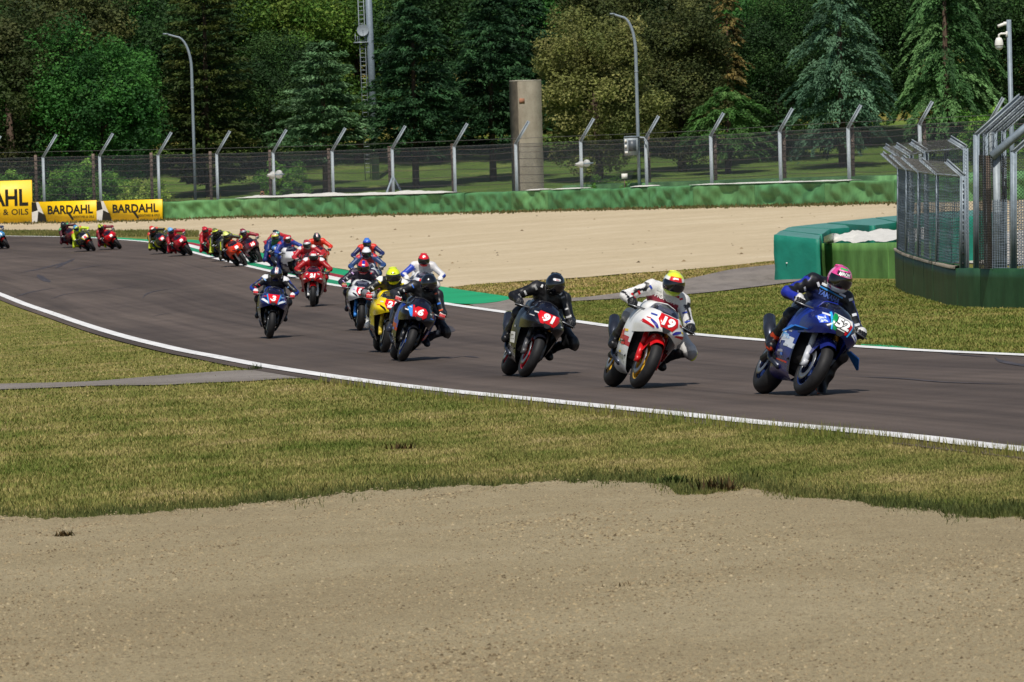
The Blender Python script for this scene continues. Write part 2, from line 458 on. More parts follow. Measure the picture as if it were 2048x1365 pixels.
# far gravel trap up to the barrier
WALL_BASE = [(-300, 452), (0, 447), (330, 440.5), (460, 435), (709, 431), (960, 426), (1149, 421), (1400, 415), (1500, 413), (1787, 407), (2048, 401), (2400, 392)]
SAND_IN = [(-300, 461), (0, 460.5), (132, 461.5), (264, 462.5), (350, 464), (385, 468), (410, 480.5), (529, 507), (660, 534.6), (700, 542), (766, 556), (830, 566), (898, 576), (940, 571), (1030, 564.7), (1159, 557), (1263, 548), (1392, 538.8), (1478, 531), (1560, 522), (1700, 505), (2048, 470), (2400, 450)]
def undul(a, s):
    def fn(P):
        return a * (np.sin(P[..., 0] * .9 * s + P[..., 1] * .31) + np.sin(P[..., 1] * .55 * s - P[..., 0] * .4) + .5 * np.sin(P[..., 0] * 2.3 * s + P[..., 1] * 1.2 * s)) + a * 1.2
    return fn
px_sheet('gravel_trap', SAND_IN, WALL_BASE, np.linspace(-300, 2400, 260), 60, .004, M_SAND, undul(.006, 1.))
# service road to the opening by the foam blocks
ROAD_HI = [(940, 610.5), (991, 606), (1030, 598), (1080, 597.5), (1144, 597), (1211, 590.6), (1263, 583), (1330, 568), (1390, 555.6), (1470, 539), (1548, 530), (1700, 512), (1900, 490)]
ROAD_LO = [(940, 611), (960, 617), (1010, 625), (1040, 618), (1070, 609), (1144, 603.5), (1263, 597), (1392, 588), (1500, 576), (1560, 568.5), (1640, 557), (1700, 546), (1900, 515)]
px_sheet('service_road', ROAD_LO, ROAD_HI, np.linspace(940, 1900, 150), 8, .013, M_ROAD)
# left gravel path
px_sheet('gravel_path', [(-300, 788), (0, 780), (105, 776), (211, 772), (317, 771), (396, 767), (501, 763), (575, 758), (640, 757)], [(-300, 778), (0, 768.5), (158, 764.5), (317, 752.6), (448, 743.3), (501, 741), (560, 744), (610, 751), (640, 755)], np.linspace(-300, 640, 120), 6, .006, M_PATH)
# foreground gravel
SANDN_HI = [(-500, 1050), (0, 1046), (100, 1049), (260, 1040), (400, 1028), (560, 1010), (700, 999), (800, 992), (900, 985), (1000, 982), (1070, 977), (1180, 973), (1250, 969), (1330, 981), (1370, 989), (1440, 985), (1500, 977), (1530, 984), (1600, 997), (1700, 1014), (1800, 1026), (1900, 1036), (2048, 1039), (2500, 1050)]
def near_relief(P):
    x, y = P[..., 0], P[..., 1]
    r = .010 * np.sin(2.1 * x + .8 * y) + .012 * np.sin(1.1 * y - .7 * x + 1.) + .007 * np.sin(5.3 * x - 2.7 * y)
    return r * .8 + .024
_sh = pl(SANDN_HI); _xe = np.linspace(-2400, 4400, 700); _ye = _pchip(_sh[:, 0], _sh[:, 1])(_xe) + 2.2 * np.sin(_xe / 43.) * np.sin(_xe / 101. + 1) + 1.2 * np.sin(_xe / 12.3 + 3 * np.sin(_xe / 57.)) + np.random.default_rng(2).normal(0, 1.2, 700)
SANDN_HI = np.stack([_xe, _ye], 1)
px_sheet('foreground_gravel', [(-2400, 1900), (4400, 1900)], SANDN_HI, np.linspace(-2400, 4400, 700), 80, .0, M_SANDN, near_relief)

# ------------------------------------------------------------------ tyre marks on the asphalt
def rubber(pts, w, label):
    g = on_ground(smooth_pl(pl(pts), 26)); u = np.linspace(0, 1, 26)
    ww = (w * np.clip(np.minimum(u, 1 - u) * 5, .12, 1))[:, None]
    t = np.gradient(g[:, :2], axis=0); t /= np.linalg.norm(t, axis=1)[:, None]
    nrm = np.stack([-t[:, 1], t[:, 0]], 1)
    A = g.copy(); B = g.copy(); A[:, :2] += nrm * ww; B[:, :2] -= nrm * ww
    o = strip('tyre_mark', A, B, 2, .0155, M_SKID)
    return o
def mat_skid():
    m, nt, b = newmat('rubber_skid')
    g = N(nt, 'NewGeometry'); n = noise(nt, 6., 6, .7, g.outputs['Position'], (1, .3, 1))
    r = ramp(nt, n.outputs[0], [(.38, lin('#2c2728')), (.62, lin('#4c4445'))])
    L(nt, r.outputs[0], b.inputs['Base Color']); b.inputs['Roughness'].default_value = .6
    return m
M_SKID = mat_skid()
for pts, w in (([(40, 547), (75, 540), (112, 531), (145, 521)], .10), ([(110, 538), (125, 530), (150, 518)], .10), ([(75, 550), (88, 560), (100, 566)], .12),
               ([(285, 598), (292, 590), (315, 583), (365, 576)], .05), ([(100, 600), (130, 590), (180, 585), (280, 573)], .06),
               ([(135, 543), (170, 536), (210, 530)], .07), ([(30, 595), (60, 586), (110, 577)], .07), ([(300, 636), (330, 629), (390, 624), (460, 621)], .04),
               ([(1870, 706), (1930, 713), (1982, 717)], .03), ([(1990, 718), (1998, 723), (2020, 729), (2050, 734), (2090, 738)], .06),
               ([(895, 668), (905, 663), (898, 655), (880, 650)], .05), ([(1690, 755), (1800, 760), (1900, 768), (2040, 772)], .03), ([(890, 720), (930, 715), (960, 718)], .04)):
    rubber(pts, w, '')

# ------------------------------------------------------------------ lettering
_txt = {}
def text_geo(s, bold=.02, shear=0.):
    key = (s, bold, shear)
    if key in _txt: return _txt[key]
    cu = bpy.data.curves.new('t', 'FONT'); cu.body = s; cu.size = 1.; cu.offset = bold; cu.shear = shear; cu.resolution_u = 3
    o = bpy.data.objects.new('t', cu); COL.objects.link(o)
    dg = bpy.context.evaluated_depsgraph_get(); dg.update()
    me = o.evaluated_get(dg).to_mesh()
    v = np.array([p.co[:2] for p in me.vertices]); f = [tuple(p.vertices) for p in me.polygons]
    o.evaluated_get(dg).to_mesh_clear()
    bpy.data.objects.remove(o); bpy.data.curves.remove(cu)
    mn, mx = v.min(0), v.max(0)
    v = (v - (mn + mx) / 2) / (mx - mn)                 # unit box, centred
    _txt[key] = (v, f, (mx - mn)); return _txt[key]
def flat_text(name, s, org, ex, ez, cx, cz, w, h, mat, parent, off=.006, bold=.02, shear=0.):
    'letters lying on the plane org + a*ex + b*ez'
    ex = np.array(ex); ez = np.array(ez); n = np.cross(ex, ez)
    if ' ' in s:
        ws = s.split(' '); ln = [text_geo(q, bold, shear)[2][0] for q in ws]; gap = .35; tot = sum(ln) + gap * (len(ws) - 1); x = -tot / 2; last = None
        for q, l_ in zip(ws, ln):
            last = flat_text(name, q, org, ex, ez, cx + (x + l_ / 2) / tot * w, cz, l_ / tot * w, h, mat, None, off, bold, shear); x += l_ + gap
            keep(last, parent)
        return last
    v, f, _ = text_geo(s, bold, shear)
    P = np.array(org) + (cx + v[:, :1] * w) * ex + (cz + v[:, 1:] * h) * ez + n * off
    return obj(name, mesh(name, P, f), mat, parent)
def flat_poly(name, pts, org, ex, ez, mat, parent, off=.005):
    ex = np.array(ex); ez = np.array(ez); n = np.cross(ex, ez); p = np.array(pts, float)
    P = np.array(org) + p[:, :1] * ex + p[:, 1:] * ez + n * off
    return obj(name, mesh(name, P, [tuple(range(len(p)))]), mat, parent)
def keep(o, root):
    'parent a piece built in world coordinates to a thing'
    o.parent = root; o.matrix_parent_inverse = Matrix.Translation(-Vector(root.location)); return o

# ------------------------------------------------------------------ materials of the built things
def mat_barrier(name, c, sc=1.5):
    m, nt, b = newmat(name)
    g = N(nt, 'NewGeometry'); P = g.outputs['Position']
    n = noise(nt, sc, 6, .65, P, (1, 1, .5)); n2 = noise(nt, 14, 5, .7, P)
    r = ramp(nt, n.outputs[0], [(.32, tuple(x * .62 for x in c)), (.5, c), (.7, tuple(min(1, x * 1.35 + .01) for x in c))])
    d = ramp(nt, n2.outputs[0], [(.27, (.35, .33, .28)), (.38, (1, 1, 1))])
    y = mix(nt, 1., r.outputs[0], d.outputs[0], 'MULTIPLY')
    L(nt, y.outputs[0], b.inputs['Base Color']); b.inputs['Roughness'].default_value = .55; b.inputs['Specular IOR Level'].default_value = .3
    return m
M_BAR = [mat_barrier('barrier_green_a', lin('#5c8a55')), mat_barrier('barrier_green_b', lin('#528554')), mat_barrier('barrier_green_c', lin('#64915b'))]
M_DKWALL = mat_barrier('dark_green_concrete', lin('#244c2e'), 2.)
M_MIDWALL = mat_barrier('green_block_wall', lin('#64924c'), 1.6)
M_TEAL = paint('#0f7a66', .6, var=.12, scale=2.5, bumpy=.03)
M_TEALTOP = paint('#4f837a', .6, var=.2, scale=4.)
M_WHITE = paint('#dcdad4', .6, var=.12, scale=3.)
M_SHEET = paint('#cbc9c2', .8, var=.1, scale=5., bumpy=.02)
M_GALV = paint('#7d8993', .5, metal=.12, var=.18, scale=12.)
M_GALVL = paint('#8f989e', .5, metal=.1, var=.15, scale=12.)
M_RUST = paint('#6b5b50', .85, var=.3, scale=8.)
M_WIRE = paint('#6d6b68', .55, metal=.4, var=.2)
M_WIRED = paint('#454c55', .5, metal=.4, var=.25)
M_WIREB = paint('#6f7c8a', .5, var=.3)
M_YEL = paint('#f2c500', .5, var=.05, scale=2.)
M_BLK = paint('#16140f', .5, var=.2, scale=4.)
M_CONC = None
def mat_conc():
    m, nt, b = newmat('stained_concrete')
    g = N(nt, 'NewGeometry'); P = g.outputs['Position']
    n = noise(nt, 1.1, 6, .65, P, (1, 1, .5)); n2 = noise(nt, 14, 5, .7, P); n3 = noise(nt, 3., 4, .6, P, (3, 3, .3))
    r = ramp(nt, n.outputs[0], [(.32, lin('#877c6c')), (.52, lin('#9f9484')), (.72, lin('#afa595'))])
    d = ramp(nt, n2.outputs[0], [(.3, (.55, .53, .5)), (.42, (1, 1, 1))]); e = ramp(nt, n3.outputs[0], [(.3, (.7, .68, .65)), (.5, (1, 1, 1))])
    y = mix(nt, 1., r.outputs[0], d.outputs[0], 'MULTIPLY')
    L(nt, y.outputs[0], b.inputs['Base Color']); b.inputs['Roughness'].default_value = .9
    bump(nt, b, n2.outputs[0], .6, .03)
    return m
M_CONC = mat_conc()

# ------------------------------------------------------------------ tyre barrier along the gravel
_wb = pl(WALL_BASE); _wy = _pchip(_wb[:, 0], _wb[:, 1])
def W(x):
    x = np.atleast_1d(np.asarray(x, float)); return ground(x, _wy(x))
def wall_frame(x0, x1, n):
    P = W(np.linspace(x0, x1, n)); t = np.gradient(P[:, :2], axis=0); t /= np.linalg.norm(t, axis=1)[:, None]
    nn = np.stack([t[:, 1], -t[:, 0]], 1)               # towards the track
    return P, nn
BAR_H = 1.0
barrier = empty('tyre_barrier', tuple(W(900)[0]))
tag(barrier, 'long dented green tyre barrier between the gravel trap and the catch fence', 'barrier')
seams = [-300, -180, -60, 60, 200, 330, 437, 560, 690, 830, 930, 1023, 1097, 1222, 1300, 1387, 1510, 1650, 1790, 1930, 2080, 2260]
rr = np.random.default_rng(3)
for k in range(len(seams) - 1):
    n = 34; P, nn = wall_frame(seams[k] + .2, seams[k + 1] - .2, n)
    u = np.linspace(0, 1, n)[:, None]; hs = np.concatenate([np.linspace(0, .93, 11), [.98, 1.0]]); v = hs[None]
    ph = rr.uniform(0, 6, 8)
    d = .05 * np.sin(7 * u + 5 * v * rr.uniform(-1, 1) + ph[0]) + .045 * np.sin(15 * u - 6 * v + ph[1]) + .03 * np.sin(27 * u + 9 * v + ph[2]) + .05 * np.sin(3.1 * v + 4 * u + ph[3])
    for _ in range(3):
        cu, cv = rr.uniform(.1, .9), rr.uniform(.2, .8); d -= .09 * np.exp(-((u - cu) / .07) ** 2 - ((v - cv - .6 * (u - cu)) / .25) ** 2)
    d *= np.sin(np.pi * np.clip(v, 0, 1)) ** .4 * np.clip(np.minimum(u, 1 - u) * 14, 0, 1)
    rings = []
    for j in range(len(hs)):
        q = P.copy(); off = d[:, j] - (.12 if hs[j] > .99 else 0) - (.03 if hs[j] > .97 else 0)
        q[:, :2] += nn * off[:, None]; q[:, 2] += hs[j] * BAR_H * (1 + .02 * np.sin(9 * u[:, 0] + ph[4])) - .03; rings.append(q)
    q = rings[-1].copy(); q[:, :2] -= nn * .85; rings.append(q)
    q = q.copy(); q[:, 2] -= 1.1; rings.append(q)
    mb = MB(); mb.loft(rings)
    keep(mb.build('barrier_panel', M_BAR[int(rr.integers(0, 3))], None, smooth=True), barrier)
# low ledge of the wall behind, showing above the right half
P, nn = wall_frame(1090, 2260, 80); ring = []
for (o, z) in ((-1.0, 0), (-1.0, 1.17), (-1.55, 1.2), (-1.55, 0)):
    q = P.copy(); q[:, :2] += nn * o; q[:, 2] += z; ring.append(q)
keep(MB().loft(ring).build('rear_ledge', M_BAR[2], None), barrier)
def sheet_on_barrier(x0, x1, h, wid, seed, label, back=.1):
    r = np.random.default_rng(seed); n = max(24, int((x1 - x0) / 5)); P, nn = wall_frame(x0, x1, n)
    u = np.linspace(0, 1, n); env = np.clip(np.minimum(u, 1 - u) * 12, .15, 1)
    lump = h * env * (.55 + .35 * np.sin(u * (x1 - x0) / 17 + 1) * np.sin(u * (x1 - x0) / 41) + .35 * r.random(n))
    rings = []
    for (o, k) in ((.03, -.09), (.015, .12), (-.15, .9), (-.45, 1.), (-.7, .75), (-.8, .1)):
        q = P.copy(); q[:, :2] += nn * (o * wid - back)[None] if np.ndim(o) else nn * (o * wid - (back if o < 0 else 0)); q[:, 2] += BAR_H + .005 + np.maximum(lump * k, -.06) + .015 * r.random(n) * (k > 0); rings.append(q)
    o = MB().loft(rings).build('plastic_sheet', M_SHEET, None, smooth=True)
    return tag(o, label, 'plastic sheet', 'white sheets on the tyre barrier')
sheet_on_barrier(472, 890, .15, 1., 1, 'longest crumpled white plastic sheet on top of the green tyre barrier')
sheet_on_barrier(1052, 1082, .05, .8, 2, 'smallest white sheet on the barrier top, in front of the concrete pillar')
sheet_on_barrier(1104, 1162, .05, .8, 3, 'short white sheet on the barrier top, right of the concrete pillar')
sheet_on_barrier(1262, 1296, .05, .8, 4, 'little white sheet on the barrier at the foot of the right lamp post')
sheet_on_barrier(1380, 1700, .05, .7, 5, 'long thin white sheet on the barrier top towards the cedar trees')

# ------------------------------------------------------------------ banners
def banner(x0, x1, ytl, ytr, big, label):
    A = W(x0)[0]; B = W(x1)[0]; ex = B - A; ex[2] = 0; w = np.linalg.norm(ex); ex /= w; ez = np.array([0, 0, 1.]); n = np.cross(ex, ez)
    org = A + n * .22; org[2] = min(A[2], B[2]) + .01
    zt = at_depth(x0, ytl, org[1])[2]; h = zt - org[2]
    root = empty('advertising_banner', tuple(org)); tag(root, label, 'banner', 'yellow advertising banners')
    nx = 20; mb = MB(); r1 = []; r2 = []; r3 = []; r4 = []
    mb.box(org + ex * w / 2 + ez * h / 2 - n * .03, (w, .06, h), R=np.stack([ex, -n, ez], 1))
    keep(mb.build('panel', M_YEL, None), root)
    k = lambda o: keep(o, root)
    if big:
        k(flat_text('lettering', 'BARDAHL', org, ex, ez, w - 2.55 * h * .5 - .25, h * .6, 2.55 * h, h * .40, M_BLK, None, .012, .03))
        k(flat_text('lettering', 'ADDITIVES & OILS', org, ex, ez, w - .27 - 1.1 * h * .95, h * .26, 2.1 * h, h * .14, M_BLK, root, .012, .01))
    else:
        c = .19 * w
        k(flat_poly('chequered_field', [(0.01, .01), (c + .05 * w, .01), (c - .08 * w, h - .01), (.01, h - .01)], org, ex, ez, M_WHITE, None, .008))
        k(flat_poly('chequer', [(.015, h * .52), (c * .5, h * .60), (c * .38, h - .012), (.015, h - .012)], org, ex, ez, M_BLK, None, .012))
        k(flat_poly('chequer', [(c * .42, .015), (c + .045 * w, .015), (c + .015 * w, h * .38), (c * .55, h * .55)], org, ex, ez, M_BLK, None, .012))
        k(flat_poly('chequer', [(c * .42, h * .58), (c * .93, h * .46), (c * .75, h * .80), (c * .36, h - .02)], org, ex, ez, M_BLK, None, .0125)) if False else None
        k(flat_text('lettering', 'BARDAHL', org, ex, ez, w * .60, h * .60, w * .70, h * .42, M_BLK, None, .012, .03))
        k(flat_poly('letter_tail', [(w * .555, h * .42), (w * .60, h * .42), (w * .655, h * .12), (w * .63, h * .08)], org, ex, ez, M_BLK, None, .0125))
        k(flat_text('lettering', 'ADDITIVES & OILS', org, ex, ez, w * .80, h * .235, w * .33, h * .11, M_BLK, root, .012, .01))
    return root
banner(-260, 70, 371, 366, True, 'tallest yellow banner with large black letters, cut by the left edge')
banner(70.5, 199.5, 404.5, 402, False, 'yellow lettered banner with chequered end, between the tall banner and its twin')
banner(200.5, 331, 402.5, 400, False, 'yellow lettered banner with chequered end, rightmost, touching the bare green barrier')

# ------------------------------------------------------------------ far catch fence
POSTX = [-140, -22, 90, 203, 320, 437, 550, 668, 788, 912, 1035, 1165, 1295, 1425, 1563, 1700, 1843, 1985, 2130]
_ky = _pchip(np.array([-200, 90, 437, 668, 912, 1165, 1425, 1563, 1700, 1843, 2200.]), np.array([322, 315, 308, 302, 293, 283, 272, 263, 256, 249, 230.]))
def fence_pt(x, back=1.9):
    w = W(x)[0]; k = 1 + back / w[1]; X, Y = w[0] * k, w[1] * k
    return np.array([X, Y, float(gz(X, Y))])
fence = empty('catch_fence', tuple(fence_pt(900)))
tag(fence, 'tall wire catch fence with cranked steel posts in front of the trees', 'fence')
knees = []; tops = []; feet = []
for x in POSTX:
    p = fence_pt(x); zk = at_depth(x, float(_ky(x)), p[1])[2]
    kn = np.array([p[0], p[1], zk]); dx = 27 / F_PX * p[1]; tp = kn + np.array([dx, dx * .35, 44 / F_PX * p[1]])
    feet.append(p); knees.append(kn); tops.append(tp)
    mb = MB()
    for (ox, oy, wx, wy) in ((-.055, 0, .035, .13), (.055, 0, .035, .13), (0, 0, .09, .03)):
        mb.box((p[0] + ox, p[1] + oy, (p[2] - .3 + zk) / 2), (wx, wy, zk - p[2] + .3))
    a = tp - kn; ln = np.linalg.norm(a); a /= ln; s = np.cross([0, 1, 0], a); s /= np.linalg.norm(s); t = np.cross(a, s)
    Rm = np.stack([s, t, a], 1)
    for (o, wx, wy) in ((-.055, .035, .13), (.055, .035, .13), (0, .09, .03)):
        mb.box((kn + tp) / 2 + s * o, (wx, wy, ln + .04), R=Rm)
    keep(mb.build('post', M_GALVL, None), fence)
R2 = [75, 190, 306, 424, 543, 661, 782, 908, 1033, 1165, 1300, 1433, 1571, 1708, 1852]
for x in R2:
    p = fence_pt(x, 2.6); zk = at_depth(x, float(_ky(x)) - 5, p[1])[2]
    mb = MB(); mb.box((p[0], p[1], (p[2] - .3 + zk) / 2), (.15, .15, zk - p[2] + .3))
    for q in range(14): mb.box((p[0], p[1] - .08, p[2] + .2 + q * .24), (.17, .03, .05))
    keep(mb.build('rusty_post', M_RUST, None), fence)
knees = np.array(knees); tops = np.array(tops); feet = np.array(feet)
for h in (.06, .18, .30, .42, .54, .66, .78, .88, .96):
    mb = MB(); q = feet + (knees - feet) * h; q2 = []
    for i in range(len(q) - 1):
        for t in np.linspace(0, 1, 6)[:-1]:
            c = q[i] * (1 - t) + q[i + 1] * t; c[2] -= .07 * math.sin(math.pi * t) * (1 if i % 2 else .5); q2.append(c)
    q2 = np.array(q2 + [q[-1]]); q2[:, 1] += .45
    keep(mb.tube(q2, .012, 4).build('wire', M_RUST, None), fence)
for h in (.0, .25,):
    q = knees + (tops - knees) * h
    keep(MB().tube(q, .010, 4).build('wire', M_WIRE, None), fence)
def mesh_panel(name, a0, a1, b0, b1, step, r, mat, root, dia=True, wav=0., su=1.):
    'woven wire between four corners (a: left foot, top; b: right foot, top), one thin prism per wire'
    a0, a1, b0, b1 = map(np.array, (a0, a1, b0, b1)); w = np.linalg.norm(b0 - a0); h = np.linalg.norm(a1 - a0)
    S = []; E = []
    pt = lambda u, v: (a0 * (1 - u) + b0 * u) * (1 - v) + (a1 * (1 - u) + b1 * u) * v
    k = h / w
    if dia:
        for c in np.arange(-k, 1, step / w):
            for sgn in (0, 1):
                u0, v0, u1, v1 = c, 0., c + k, 1.
                if u0 < 0: v0 = -u0 / k; u0 = 0.
                if u1 > 1: v1 -= (u1 - 1) / k; u1 = 1.
                if v1 <= v0: continue
                if sgn: u0, u1 = 1 - u0, 1 - u1
                S.append(pt(u0, v0)); E.append(pt(u1, v1))
    else:
        for u in np.arange(0, 1.0001, step * su / w): S.append(pt(u, 0)); E.append(pt(u, 1))
        for v in np.arange(0, 1.0001, step / h):
            us = np.linspace(0, 1, 13); q = [pt(u, v) - np.array([0, 0, wav * math.sin(math.pi * u) * (1 + .5 * math.sin(v * 40)) + .5 * wav * math.sin(u * 11 + v * 17)]) for u in us]
            for i in range(12): S.append(q[i]); E.append(q[i + 1])
    S = np.array(S); E = np.array(E); d = E - S; d /= np.linalg.norm(d, axis=1)[:, None]
    nrm = np.cross(b0 - a0, a1 - a0); nrm /= np.linalg.norm(nrm); s = np.cross(d, nrm)
    offs = [s * r, -s * r * .5 + nrm * r * .87, -s * r * .5 - nrm * r * .87]
    V = np.stack([S + o for o in offs] + [E + o for o in offs], 1).reshape(-1, 3); m = len(S)
    base = (np.arange(m) * 6)[:, None, None]
    Fq = (np.array([[0, 1, 4, 3], [1, 2, 5, 4], [2, 0, 3, 5]])[None] + base).reshape(-1, 4)
    return keep(obj(name, mesh(name, V, Fq), mat), root)
for i in range(len(POSTX) - 1):
    mesh_panel('wire_mesh', feet[i] + (0, .1, .05), knees[i] + (0, .1, 0), feet[i + 1] + (0, .1, .05), knees[i + 1] + (0, .1, 0), .085, .0045, M_WIRED, fence)
# braces of the corner post
i = POSTX.index(788)
for sx in (-.75, .95):
    a = feet[i] * .42 + knees[i] * .58; b = feet[i] + np.array([sx, -.2, 0])
    keep(MB().tube([a, b], .055, 6).build('brace', M_GALV, None), fence)

# ------------------------------------------------------------------ lamp posts, mast, pillar, boxes
def lamp(xb, yb, xt, yt, depth, label):
    p = at_depth(xb, yb, depth); z0 = float(gz(p[0], p[1])); t = at_depth(xt, yt, depth); H = t[2] - z0; dx = t[0] - p[0]
    root = empty('lamp_post', (p[0], p[1], z0)); tag(root, label, 'lamp post', 'curved lamp posts')
    pts = [(0, 0, -.2), (0, 0, H * .45), (0, 0, H * .80)]
    for a in np.linspace(0, 1, 9)[1:]:
        pts.append((dx * .62 * (1 - math.cos(a * math.pi / 2)), 0, H * .80 + (H * .185) * math.sin(a * math.pi / 2)))
    pts.append((dx * .82, 0, H * .993)); pts.append((dx, 0, H))
    r = np.linspace(.085, .045, len(pts))
    MB().tube(pts, r, 10).build('pole', M_GALV, root, smooth=True)
    MB().box((dx * 1.06, 0, H + .02), (abs(dx) * .22, .16, .07)).build('lamp_head', M_GALV, root)
    MB().tube([(0, 0, 0), (0, 0, .5)], .11, 10).build('base_sleeve', M_GALV, root)
    MB().tube([(0, 0, H * .70), (0, 0, H * .705)], .095, 10).build('collar', M_GALVL, root)
    return root
lamp(391, 400, 334, 69, 283, 'curved steel lamp post behind the rightmost yellow banner')
lamp(1279, 380, 1227, 29, W(1279)[0][1] + 1.35, 'curved steel lamp post carrying a grey equipment box')

pm = at_depth(742, 150, 322); zb = float(gz(pm[0], 322))
mast = empty('radio_mast', (pm[0], 322, zb)); tag(mast, 'grey tubular radio mast with ladder and dish among the trees', 'mast')
MB().tube([(.12, 0, 0), (-.08, 0, 16)], [.24, .19], 12).build('tube', M_GALV, mast, smooth=True)
mb = MB(); 
for k in range(60):
    z = .5 + k * .26; mb.box((-.36 - z * .0125, 0, z), (.34, .03, .03))
for sx in (-.53, -.19): mb.tube([(sx, 0, 0), (sx - .2, 0, 16)], .028, 5)
mb.build('ladder', M_GALVL, mast)
mb = MB(); zc = at_depth(742, 85, 322)[2] - zb
mb.box((-.55, 0, zc), (.9, .5, .07)); mb.tube([(-.9, 0, zc), (-.9, 0, zc + .55)], .02, 5); mb.tube([(-.75, 0, zc), (-.75, 0, zc + .4)], .02, 5)
mb.build('platform', M_GALVL, mast)
mb = MB(); dsh = [(r_, .22 * r_ * r_ * 2) for r_ in np.linspace(.02, .36, 7)]
mb.lathe([(r_, -o) for r_, o in dsh], 20, 'y', (-.42, -.25, zc + .75)); mb.tube([(-.42, -.25, zc + .75), (-.42, -.6, zc + .75)], .015, 5)
mb.build('dish', M_GALVL, mast, smooth=True)

pp = at_depth(1056, 370, 268); zb = float(gz(pp[0], 268)); zt = at_depth(1056, 175, 268)[2]
pil = empty('concrete_pillar', (pp[0], 268, zb), (0, 0, rad(25))); tag(pil, 'weathered square concrete pillar standing behind the catch fence', 'pillar')
H = zt - zb + .3; mb = MB(); rp = np.random.default_rng(5); rings = []
for z in np.linspace(-.3, H, 26):
    k = []
    for (a, b_) in ((-.67, -.5), (-.3, -.5), (.1, -.5), (.67, -.5), (.67, .5), (-.67, .5), (-.67, 0)):
        k.append((a + rp.normal(0, .008), b_ + rp.normal(0, .008), z))
    rings.append(np.array(k))
mb.loft(rings, close=True); mb.add(rings[-1], [tuple(range(7))])
sh_ = mb.me('shaft'); sh_.polygons.foreach_set('material_index', [1 if p.normal.x < -.8 else 0 for p in sh_.polygons]); sh_.materials.append(None); obj('shaft', sh_, [M_CONC, paint('#564e43', .95, var=.35, scale=3.)], pil)  # second colour darkens the left faces: painted-in shade as well as dirt
MB().box((0, 0, H + .03), (1.345, 1.005, .06)).build('cap', paint('#a8a094', .9, var=.2, scale=4.), pil)
mb = MB(); mb.box((-.45, -.505, H - 1.0), (.30, .02, .26)); mb.build('brick_patch', paint('#9a6a52', .9, var=.3, scale=9.), pil)

eb = at_depth(1262, 293, W(1279)[0][1] + 1.05); root = empty('equipment_box', tuple(eb)); tag(root, 'grey electrical box clamped to the right lamp post', 'electrical box')
MB().box((0, 0, 0), (.62, .34, .82)).build('cabinet', M_GALVL, root)
MB().box((.05, -.185, .03), (.36, .04, .5)).build('dark_cover', paint('#4c535a', .4, var=.1), root)
for c_, d_ in (((-.24, -.20, .25), (.10, .05, .14)), ((-.24, -.20, .0), (.10, .05, .14)), ((-.22, -.2, -.28), (.14, .05, .1))): MB().box(c_, d_).build('socket', M_WHITE, root)
MB().tube([(.25, 0, .40), (.6, 0, .38), (.75, 0, .15), (.78, 0, -.55)], .04, 6).build('conduit', M_GALVL, root)
MB().box((.05, 0, .44), (.7, .4, .05)).build('lid', M_GALV, root)

M_HORN = paint('#a8a9a6', .5, var=.15)
def horn(x, y, depth, label, k=.75):
    c = at_depth(x, y, depth); root = empty('horn_loudspeaker', tuple(c)); tag(root, label, 'loudspeaker', 'loudspeakers on the catch fence')
    for s in (-1, 1):
        mb = MB(); mb.lathe([(.30 * k, s * .0), (.26 * k, s * .10), (.14 * k, s * .2), (.09 * k, s * .34)], 16, 'x', (s * .35 * k, 0, s * .02))
        mb.lathe([(.30 * k, 0), (.2 * k, -s * .05), (.01, -s * .07)], 16, 'x', (s * .35 * k, 0, s * .02))
        mb.build('horn', M_HORN, root, smooth=True, rot=(0, 0, s * .5 + .9))
    MB().tube([(-.35, 0, 0), (.35, 0, .02)], .04, 6).build('bracket', M_GALV, root)
horn(556, 350, W(556)[0][1] + 1.2, 'pair of pale round horn loudspeakers on the fence post behind the photographer')
horn(1172, 328, W(1172)[0][1] + 1.2, 'pair of pale horn loudspeakers half hidden by a shrub right of the pillar', .6)
c = at_depth(1249, 353, W(1249)[0][1] + 1.3); s_ = empty('small_sign', tuple(c)); tag(s_, 'small blank white plate on the fence below the electrical box', 'sign')
MB().box((0, 0, 0), (.27, .03, .24)).build('plate', M_WHITE, s_); MB().tube([(0, .04, .1), (0, .04, -1.1)], .02, 5).build('stake', M_RUST, s_)

# ------------------------------------------------------------------ foam blocks and walls by the opening
def block_from_px(name, quad, h, mats, root, wav=.02, seed=0, top_h=None):
    'prism whose top corners are seen at the given pixels, h above ground'
    q = np.array(quad, float); h = np.broadcast_to(h, (4,)); T = np.vstack([ground(x_, y_, h_) for (x_, y_), h_ in zip(q, h)])
    B = T.copy(); B[:, 2] = gz(B[:, 0], B[:, 1]) - .05
    r = np.random.default_rng(seed); rings = []; nz = 9; ns = 10
    def loop(t, shrink):
        pts = []
        for i in range(4):
            a = T[i] * (1 - t) + B[i] * t; b = T[(i + 1) % 4] * (1 - t) + B[(i + 1) % 4] * t
            for k in range(ns): pts.append(a + (b - a) * k / ns)
        pts = np.array(pts); c = pts.mean(0); d = pts - c; d[:, 2] = 0; d /= np.linalg.norm(d, axis=1)[:, None] + 1e-9
        an = np.linspace(0, 2 * np.pi, len(pts), endpoint=False)
        pts += d * (wav * (np.sin(an * 9 + t * 6 + seed) + np.sin(an * 17 - t * 11)) * (1 if 0 < t < 1 else .3) - shrink)[:, None]
        return pts
    top = loop(0, .05); top[:, 2] += .015
    rings = [top] + [loop(t, .03 if t == 0 else 0) for t in np.linspace(0, 1, nz)]
    mb = MB(); mb.loft(rings, close=True); c = T.mean(0); c[2] += .05
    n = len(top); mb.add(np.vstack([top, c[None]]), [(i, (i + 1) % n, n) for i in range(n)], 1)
    return keep(mb.build(name, mats, None, smooth=False), root)
